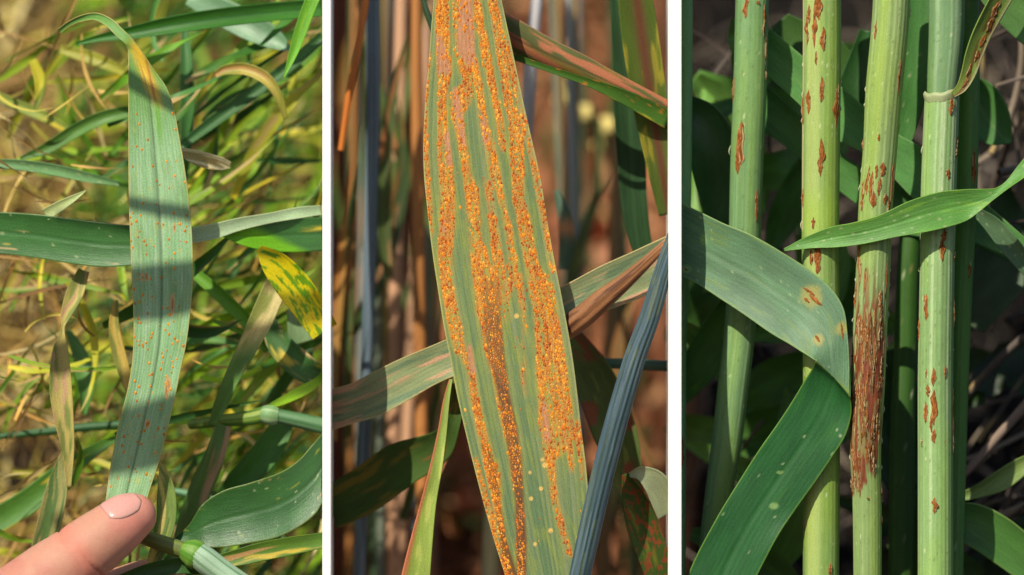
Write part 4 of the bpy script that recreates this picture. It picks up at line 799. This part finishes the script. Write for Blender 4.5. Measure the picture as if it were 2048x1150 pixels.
q3 = [(1734, 368, 50, 9), (1752, 345, 30, 8), (1758, 372, 40, 8), (1738, 345, 24, 6), (1724, 410, 30, 6), (1776, 420, 50, 7), (1751, 62, 40, 8), (1798, 150, 74, 8), (1757, 275, 16, 5), (1764, 340, 32, 12), (1742, 375, 66, 13), (1726, 385, 44, 8), (1746, 400, 34, 14), (1783, 365, 90, 8), (1770, 398, 24, 12), (1720, 545, 60, 6), (1712, 590, 60, 6), (1730, 560, 50, 7), (1761, 605, 54, 12), (1772, 560, 80, 5), (1718, 520, 60, 5), (1722, 290, 26, 4), (1735, 995, 8, 4), (1768, 985, 50, 4), (1768, 1040, 24, 4)]
for i, q in enumerate(q3): streak(g3, *q, s3, 70+i)
for i in range(125):
    y = rnd.uniform(605, 975); x = rnd.uniform(1702, 1768)
    if float(LES(np.array(x), np.array(y), 2)) < .4: continue
    streak(g3, x, y, rnd.uniform(24, 60), rnd.uniform(3, 8), s3, 200+i, lip=1.2, dark=rnd.uniform(.5, .95), hgt=.22)
# stem 5 with node and collar (stem 4 of the photo), thing with parts
p4 = plant(wp(1872, 1300, 5), 'right stem wrapped by a sheath ending in a pale collar with a twisted leaf')
g4u = tube([(1893, -80, 72, 3), (1893, 60, 70, 3), (1887, 150, 64, 3), (1884, 200, 60, 3.5)], 48, 70, 20, .02); gobj('stem', g4u, stemcol(S(112, 148, 100), S(150, 176, 134), S(116, 150, 80), 7), M_STEM, p4)
g4 = tube([(1884, 187, 68, 3), (1884, 200, 69, 3), (1880, 300, 70, 3), (1876, 420, 70, 3), (1874, 560, 69, 3), (1871, 750, 70, 3.5), (1871, 950, 70, 4), (1871, 1300, 70, 5)], 72, 330, 24, .016)
s4 = gobj('leaf_sheath', g4, stemcol(S(134, 168, 104), S(178, 198, 150), S(140, 176, 86), 5), M_STEM, p4)
gc = tube([(1884, 179, 69, 3), (1884, 184, 75, 3), (1884, 188, 75, 3), (1884, 197, 70.6, 3)], 48, 12)
for k in (): pass
gc.P[..., 2] += (.0010*(np.cos(gc.TH)*.9 - np.sin(gc.TH)*1.2))+.0002*np.sin(gc.TH*7)+.0004; gobj('collar', gc, S(158, 168, 122), M_STEM, p4)
lf = ribbon(cline([(1905, 190, 12, -2), (1922, 176, 20, -3, 0), (1936, 150, 30, -3, 20), (1948, 112, 40, -3, 30), (1964, 70, 46, -3, 35), (1990, 20, 50, -3, 35), (2024, -40, 52, -2, 35)]), 16, 90, bulge=-.6)
def cl(g):
    c = lc(S(134, 160, 74), S(176, 176, 96), .4, seed=70)(g); m = sst(.50, .6, fbm(g.a/6, g.l/45, 71))*sst(.35, .55, g.U); c = mix(c, S(120, 66, 36), m*.8); return mix(c, S(196, 192, 140), sst(.85, .97, g.U))
lb = gobj('leaf_blade', lf, cl, M_LEAF, p4, .25)
for i, (x, y, l_) in enumerate(((1926, 165, 24), (1936, 140, 30), (1950, 112, 28), (1962, 82, 30), (1978, 50, 40), (1990, 20, 40))): streak(lf, x+4, y, l_, 10, lb, 300+i, dark=.9)
for i, q in enumerate(((1902, 210, 40, 13), (1900, 222, 20, 7), (1914, 292, 42, 12), (1912, 304, 22, 8), (1896, 350, 22, 13), (1884, 498, 54, 13), (1888, 470, 26, 10), (1914, 512, 24, 6), (1852, 615, 54, 11), (1850, 600, 20, 7), (1838, 660, 50, 6), (1908, 625, 70, 5), (1866, 755, 40, 11), (1852, 748, 20, 4), (1889, 745, 28, 6), (1855, 782, 26, 9), (1867, 815, 76, 15), (1850, 825, 46, 12), (1868, 872, 30, 11), (1843, 884, 18, 5), (1868, 1010, 34, 11), (1907, 830, 120, 5), (1907, 890, 50, 4), (1862, 845, 40, 8))): streak(g4, *q, s4, 110+i)
# stem behind it
g5 = tube([(1936, -80, 46, 17), (1936, 200, 46, 17), (1932, 420, 42, 18), (1922, 640, 40, 19), (1915, 900, 36, 20), (1905, 1300, 36, 22)], 28, 120, 16, .01)
p5 = plant(wp(1905, 1300, 22), 'darker green stem tucked directly behind the stem with the collar'); s5 = gobj('stem', g5, stemcol(S(88, 132, 62), S(110, 150, 80), S(96, 140, 50), 9), M_STEM, p5)
streak(g5, 1948, 330, 76, 12, s5, 401); streak(g5, 1938, 540, 30, 8, s5, 402)
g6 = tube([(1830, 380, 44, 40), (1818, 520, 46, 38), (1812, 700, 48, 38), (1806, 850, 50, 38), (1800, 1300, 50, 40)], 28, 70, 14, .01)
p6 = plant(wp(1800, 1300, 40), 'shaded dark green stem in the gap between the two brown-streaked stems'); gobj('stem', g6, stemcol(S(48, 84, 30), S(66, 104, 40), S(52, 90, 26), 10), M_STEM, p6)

# torn skin curls standing on the stem edges
def curls(g, parent, pts, seed):
    r = random.Random(seed)
    for (x, y) in pts:
        j = int(np.argmin(np.abs(g.A[:, 1]-y))); cx, w_ = g.A[j, 0], g.A[j, 2]; sg = 1 if x > cx else -1
        ex = cx+sg*w_/2*.97; L = r.uniform(9, 22)
        q = ribbon(cline([(ex, y-L/2, .8, 1), (ex+sg*r.uniform(1, 3), y-L*.1, 2.4, .5), (ex+sg*r.uniform(1, 4), y+L*.2, 2.0, .4), (ex+sg*.3, y+L/2, .6, .8)]), 3, 8)
        q.P[..., 1] += g.P[j, 0, 1]-.001; gobj('torn_skin', q, S(176, 176, 140), M_STRAW, parent, .08)
curls(g3, s3, [(1803, 20), (1805, 30), (1718, 180), (1716, 210), (1716, 340), (1711, 375), (1787, 250), (1706, 520), (1704, 560), (1702, 592), (1775, 540), (1776, 570), (1774, 628), (1706, 640), (1774, 730), (1768, 818), (1700, 680), (1698, 830), (1698, 915), (1766, 935), (1764, 1000), (1770, 880), (1703, 740), (1772, 690)], 1)
curls(g2, s2, [(1684, 165), (1684, 310), (1685, 215), (1604, 190), (1604, 240), (1606, 450), (1605, 130)], 2)
curls(g4, s4, [(1910, 605), (1912, 780), (1911, 700), (1838, 540), (1838, 300)], 3)
curls(g1, s1, [(1533, 125), (1534, 145), (1466, 300), (1533, 60)], 4)

# big folded leaf and other broad leaves
L1 = np.array([(1352, 402, 6, 1352, 548, 8), (1400, 424, 4, 1392, 566, 6), (1450, 448, 2, 1445, 600, 3), (1500, 468, 0, 1500, 636, 0), (1560, 502, -2, 1545, 668, -3), (1620, 540, -3, 1582, 690, -5), (1664, 578, -4, 1604, 704, -7), (1688, 618, -5, 1616, 711, -8),
  (1696, 672, -6, 1624, 716, -8.8), (1699, 735, -7, 1629, 720, -9.2), (1698, 788, -8.5, 1632, 722, -9.6), (1702, 803, -6.5, 1626, 735, -6.5), (1702, 832, -5, 1610, 760, -5), (1690, 872, -4.5, 1586, 800, -4.5), (1664, 915, -4, 1556, 846, -4), (1630, 965, -4, 1518, 900, -4), (1592, 1018, -4, 1472, 972, -4), (1556, 1072, -4, 1430, 1042, -4), (1515, 1150, -4, 1380, 1140, -4), (1480, 1220, -4, 1366, 1200, -4)])
gL = ribbon(L1, 60, 300, bulge=-1.2, veins=14, vamp=.012, rib=.15, ripple=.8, seed=5)
def cL(g):
    up = lc(S(104, 142, 104), S(116, 148, 92), .4, None, 0, S(116, 150, 112), S(150, 180, 110), 80, speck=.04)(g); dn = lc(S(42, 100, 50), S(50, 112, 48), .35, None, 0, S(50, 110, 54), S(110, 156, 50), 81, speck=.03)(g)
    q = np.argmin((L1[:, 1]-788)**2+(L1[:, 4]-722)**2); j = int(np.argmin((g.PY[:, 0]-788)**2+(g.PY[:, -1]-722)**2+(g.PX[:, 0]-1698)**2)); vc = j/(g.PX.shape[0]-1)
    c = mix(up, dn, sst(vc-.002, vc+.003, g.V)); c = mix(c, S(150, 176, 70), np.exp(-((g.V-vc)/.0035)**2)*.6)
    for (X, Y, r) in ((1622, 592, 30), (1636, 678, 17), (1684, 656, 18)):
        d = ((g.PX-X)**2+(g.PY-Y)**2)/r**2*(.5+1.2*fbm(g.PX/9, g.PY/9, 61)); c = mix(c, S(180, 172, 86), (1-sst(.1, 1.0, d))*.75)
    for (X, Y, rx, ry) in ((1548, 1012, 11, 8), (1560, 945, 8, 4), (1372, 538, 12, 10), (1405, 480, 8, 14)):
        c = mix(c, S(150, 186, 110), (1-sst(.3, 1.1, ((g.PX-X)/rx)**2+((g.PY-Y)/ry)**2))*.7)
    return c
pL = root('broad_leaf', Vector(wp(1352, 470, 6)), 'broad green leaf folding over and down in front of the stems with three rust sores', 'leaf')
bL = gobj('leaf_blade', gL, cL, M_LEAF, pL, .25)
for i, q in enumerate(((1618, 582, 26, 10), (1630, 598, 30, 12), (1612, 600, 14, 10), (1635, 676, 22, 9), (1683, 660, 24, 9), (1370, 538, 9, 6))): streak(gL, *q, bL, 500+i, lip=.5, hgt=.2)
leaf(np.array([(1568, 498, -3, 1569, 501, -3), (1606, 477, -3, 1622, 496, -4), (1660, 455, -6, 1676, 494, -6.5), (1705, 446, -8.5, 1730, 487, -8.5), (1760, 430, -9, 1790, 474, -9), (1820, 402, -8.5, 1850, 464, -8.5), (1880, 384, -6.5, 1902, 452, -6.5), (1930, 379, -4.5, 1935, 440, -4.5), (1968, 378, -3, 1962, 420, -4), (1992, 376, -2, 1988, 398, -3), (2012, 362, -1, 2014, 378, -3), (2034, 334, 0, 2046, 356, -2), (2070, 290, 2, 2090, 320, 0)]),
     'light green twisted leaf sweeping across in front of the brown-streaked stems', lc(S(104, 160, 74), S(130, 180, 70), .4, None, 0, None, S(140, 186, 80), 82, speck=.18), M_LEAF, 36, 200, c=False, name='broad_leaf', bulge=-1.2, veins=10, vamp=.02, rib=.2)
leaf(np.array([(1520, 40, 26, 1510, 130, 26), (1600, 108, 26, 1590, 200, 26), (1690, 180, 26, 1660, 270, 26), (1780, 258, 26, 1750, 320, 26), (1850, 300, 26, 1830, 400, 26), (1905, 356, 26, 1880, 440, 26), (1975, 410, 26, 1940, 480, 26), (2100, 520, 26, 2080, 540, 26)]),
     'long dark green leaf running diagonally down behind the stems', lc(S(100, 156, 84), S(114, 166, 84), .4, None, 0, None, S(130, 170, 100), 83), M_LEAF, 24, 120, c=False, name='broad_leaf', bulge=-1.5)
leaf(np.array([(1520, 160, 34, 1500, 240, 34), (1600, 230, 34, 1580, 300, 34), (1700, 320, 34, 1690, 390, 34), (1800, 370, 34, 1790, 460, 34), (1900, 420, 34, 1880, 480, 34), (1990, 440, 34, 1970, 500, 34), (2090, 540, 34, 2080, 560, 34)]),
     'shaded second diagonal leaf right beneath the long dark one', lc(S(88, 140, 70), seed=84), M_LEAF, 20, 90, c=False, name='broad_leaf', bulge=-1.5)
leaf([(1955, 425, 20, 12), (1985, 450, 34, 13), (2015, 485, 40, 14), (2048, 525, 36, 16), (2090, 570, 30, 20)], 'greyish pointed leaf end below the twist of the light green leaf', lc(S(106, 140, 98), seed=85, speck=.2), M_LEAF, 16, 60, name='broad_leaf', bulge=-1)
leaf([(1352, 210, 60, 30), (1400, 245, 90, 28), (1430, 310, 104, 28), (1440, 380, 90, 30), (1440, 450, 50, 32)], 'rounded dark leaf with a white glint next to the wide white board', lc(S(62, 104, 50), seed=86, edge=S(90, 120, 60)), M_WAX, 24, 70, name='broad_leaf', bulge=-3)
leaf([(1925, 150, 20, 40), (1950, 190, 80, 40), (1975, 235, 92, 40), (2000, 268, 60, 40), (2022, 285, 4, 40)], 'medium green pointed leaf behind the collar stem on the dark side', lc(S(84, 136, 66), seed=87, rib=S(110, 150, 80)), M_LEAF, 20, 70, name='broad_leaf', bulge=-2)
leaf([(1840, -60, 70, 24), (1836, 60, 72, 24), (1826, 160, 66, 24), (1810, 240, 54, 26), (1795, 330, 20, 28)], 'dark upright leaf filling the gap between lesion stem and collar stem', lc(S(80, 134, 66), seed=88, speck=.15), M_LEAF, 20, 70, name='broad_leaf', bulge=-1.5)
leaf([(1560, 40, 40, 46), (1590, 80, 90, 46), (1640, 110, 100, 46), (1690, 150, 70, 48), (1720, 200, 30, 50)], 'shaded soft green leaf behind the top of the yellow-green stem', lc(S(80, 118, 56), seed=89), M_LEAF, 20, 60, name='broad_leaf', bulge=-2)
leaf([(1730, 60, 20, 34), (1718, 130, 50, 34), (1705, 180, 60, 34), (1690, 240, 40, 36)], 'small dark leaf wedged between yellow-green stem and lesion stem', lc(S(54, 98, 46), seed=90), M_LEAF, 16, 50, name='broad_leaf', bulge=-1.5)
leaf([(1500, 580, 60, 26), (1460, 640, 80, 26), (1420, 700, 80, 28), (1380, 760, 60, 30), (1352, 800, 40, 32)], 'plain green leaf slanting down from under the folded leaf to the wide white board', lc(S(78, 130, 50), S(110, 160, 50), .3, seed=91), M_LEAF, 20, 60, name='broad_leaf', bulge=-1.5)
leaf([(1890, 1020, 20, 24), (1930, 1040, 76, 24), (1980, 1066, 88, 24), (2040, 1110, 84, 26), (2110, 1170, 70, 28)], 'wide green leaf at the low right under the small yellowish leaf', lc(S(86, 134, 62), seed=92, edge=S(130, 160, 80)), M_LEAF, 20, 60, name='broad_leaf', bulge=-1.5)
leaf([(1900, 1000, 10, 34), (1950, 985, 24, 34), (2000, 962, 40, 34), (2040, 935, 36, 36), (2080, 910, 20, 38)], 'small yellowish leaf pointing at the foot of the collar stem', lc(S(126, 150, 78), seed=93), M_LEAF, 14, 50, name='broad_leaf', bulge=-1)
leaf([(1940, -50, 20, 8), (1990, -10, 60, 8), (2040, 30, 80, 9), (2090, 80, 70, 10)], 'green leaf with a brown streak at the upper right corner', lc(S(98, 142, 74), None, 0, S(120, 70, 40), .3, seed=94), M_LEAF, 16, 50, name='broad_leaf', bulge=-1)
leaf([(1776, 700, 30, 44), (1800, 800, 90, 44), (1830, 880, 100, 44), (1870, 960, 80, 46)], 'dark drooping leaf low between lesion stem and collar stem', lc(S(46, 84, 36), seed=95), M_LEAF, 20, 60, name='broad_leaf', bulge=-2)
leaf([(1800, 950, 30, 48), (1812, 1020, 60, 46), (1815, 1090, 66, 46), (1815, 1180, 60, 48)], 'olive leaf standing at the lowest gap between lesion stem and collar stem', lc(S(92, 120, 48), seed=96), M_LEAF, 16, 50, name='broad_leaf', bulge=-2)
leaf([(2060, 480, 80, 60), (2010, 520, 130, 60), (1960, 580, 130, 60), (1930, 650, 80, 62)], 'big dull grey-green leaf out of focus beside the collar stem at mid height', lc(S(80, 104, 74), seed=97), M_LEAF, 20, 60, name='broad_leaf', bulge=-3)
# dark leaf clutter left and centre of plot C
def blobs(n, xr, yr, dep, label, group, seed, cols, wr=(50, 110)):
    r = random.Random(seed)
    for k in range(n):
        x, y = r.uniform(*xr), r.uniform(*yr); d = r.uniform(*dep); a = r.uniform(0, 6.28); L = r.uniform(160, 330); wd = r.uniform(*wr); b = r.gauss(0, .4)
        pts = [(max(1354, x+L*(t-.5)*math.cos(a+b*t)), y+L*(t-.5)*math.sin(a+b*t), max(2, wd*math.sin(math.pi*min(1, t*.9+.1))**.8), d+10*t, r.uniform(-35, 35)) for t in (0, .2, .4, .6, .8, 1)]
        c = cols[r.randrange(len(cols))]*r.uniform(.6, 1.1)
        g = ribbon(cline(pts), 8, 30, bulge=-1.5); o = gobj('broad_leaf', g, lc(c, c*1.4, .35, seed=k, rib=c*1.4), M_LEAF); thing(o, shade_word(c)+(' broad ' if wd > 80 else ' narrow ')+label+' '+place_word(x, y, *PL)+(', pointing down' if math.sin(a) > .3 else ', pointing up' if math.sin(a) < -.3 else ', level'), 'leaf', group)
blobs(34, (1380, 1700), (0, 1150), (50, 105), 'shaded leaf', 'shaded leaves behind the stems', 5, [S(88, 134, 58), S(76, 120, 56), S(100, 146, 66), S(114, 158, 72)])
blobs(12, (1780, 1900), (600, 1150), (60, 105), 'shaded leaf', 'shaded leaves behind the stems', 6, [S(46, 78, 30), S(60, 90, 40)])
blobs(7, (1960, 2060), (480, 1150), (70, 110), 'dull leaf', 'dull leaves at the right border', 9, [S(60, 84, 50), S(54, 70, 46)])
TW = [S(120, 108, 98), S(96, 86, 78), S(146, 130, 112), S(78, 66, 58)]
clutter(44, 't', (1900, 2080), (60, 1130), (60, 120), (45, 35), (5, 16), (110, 330), TW, 'dead twig over dark soil', 'dead twigs at the right border', (1880, 2200), M_STRAW, 'twig', .3, 'twig', True)
clutter(16, 't', (1400, 1700), (40, 1100), (80, 120), (60, 40), (4, 9), (110, 280), TW, 'thin dead twig', 'dead twigs behind the left stems', (1356, 1760), M_STRAW, 'twig', .3, 'twig', True)
stem([(1900, 975, 16, 52), (1950, 925, 18, 52), (2000, 868, 18, 54), (2060, 800, 20, 56)], 'long pale brown twig rising right of the collar stem near the small leaf', st_col(S(150, 128, 112)), M_STRAW, 16, 40, 'twig', cat='twig')
bankC = lambda y, r: ((Z0+(575-y)*K)/1.15+.075)*1e3-r.uniform(2, 20)
mass('dead_litter', 500, (1350, 2150), (-150, 1250), bankC, (40, 60), (4, 10), (60, 220), TW+[S(60, 50, 44)], (1345, 2300), 7, M_STRAW)
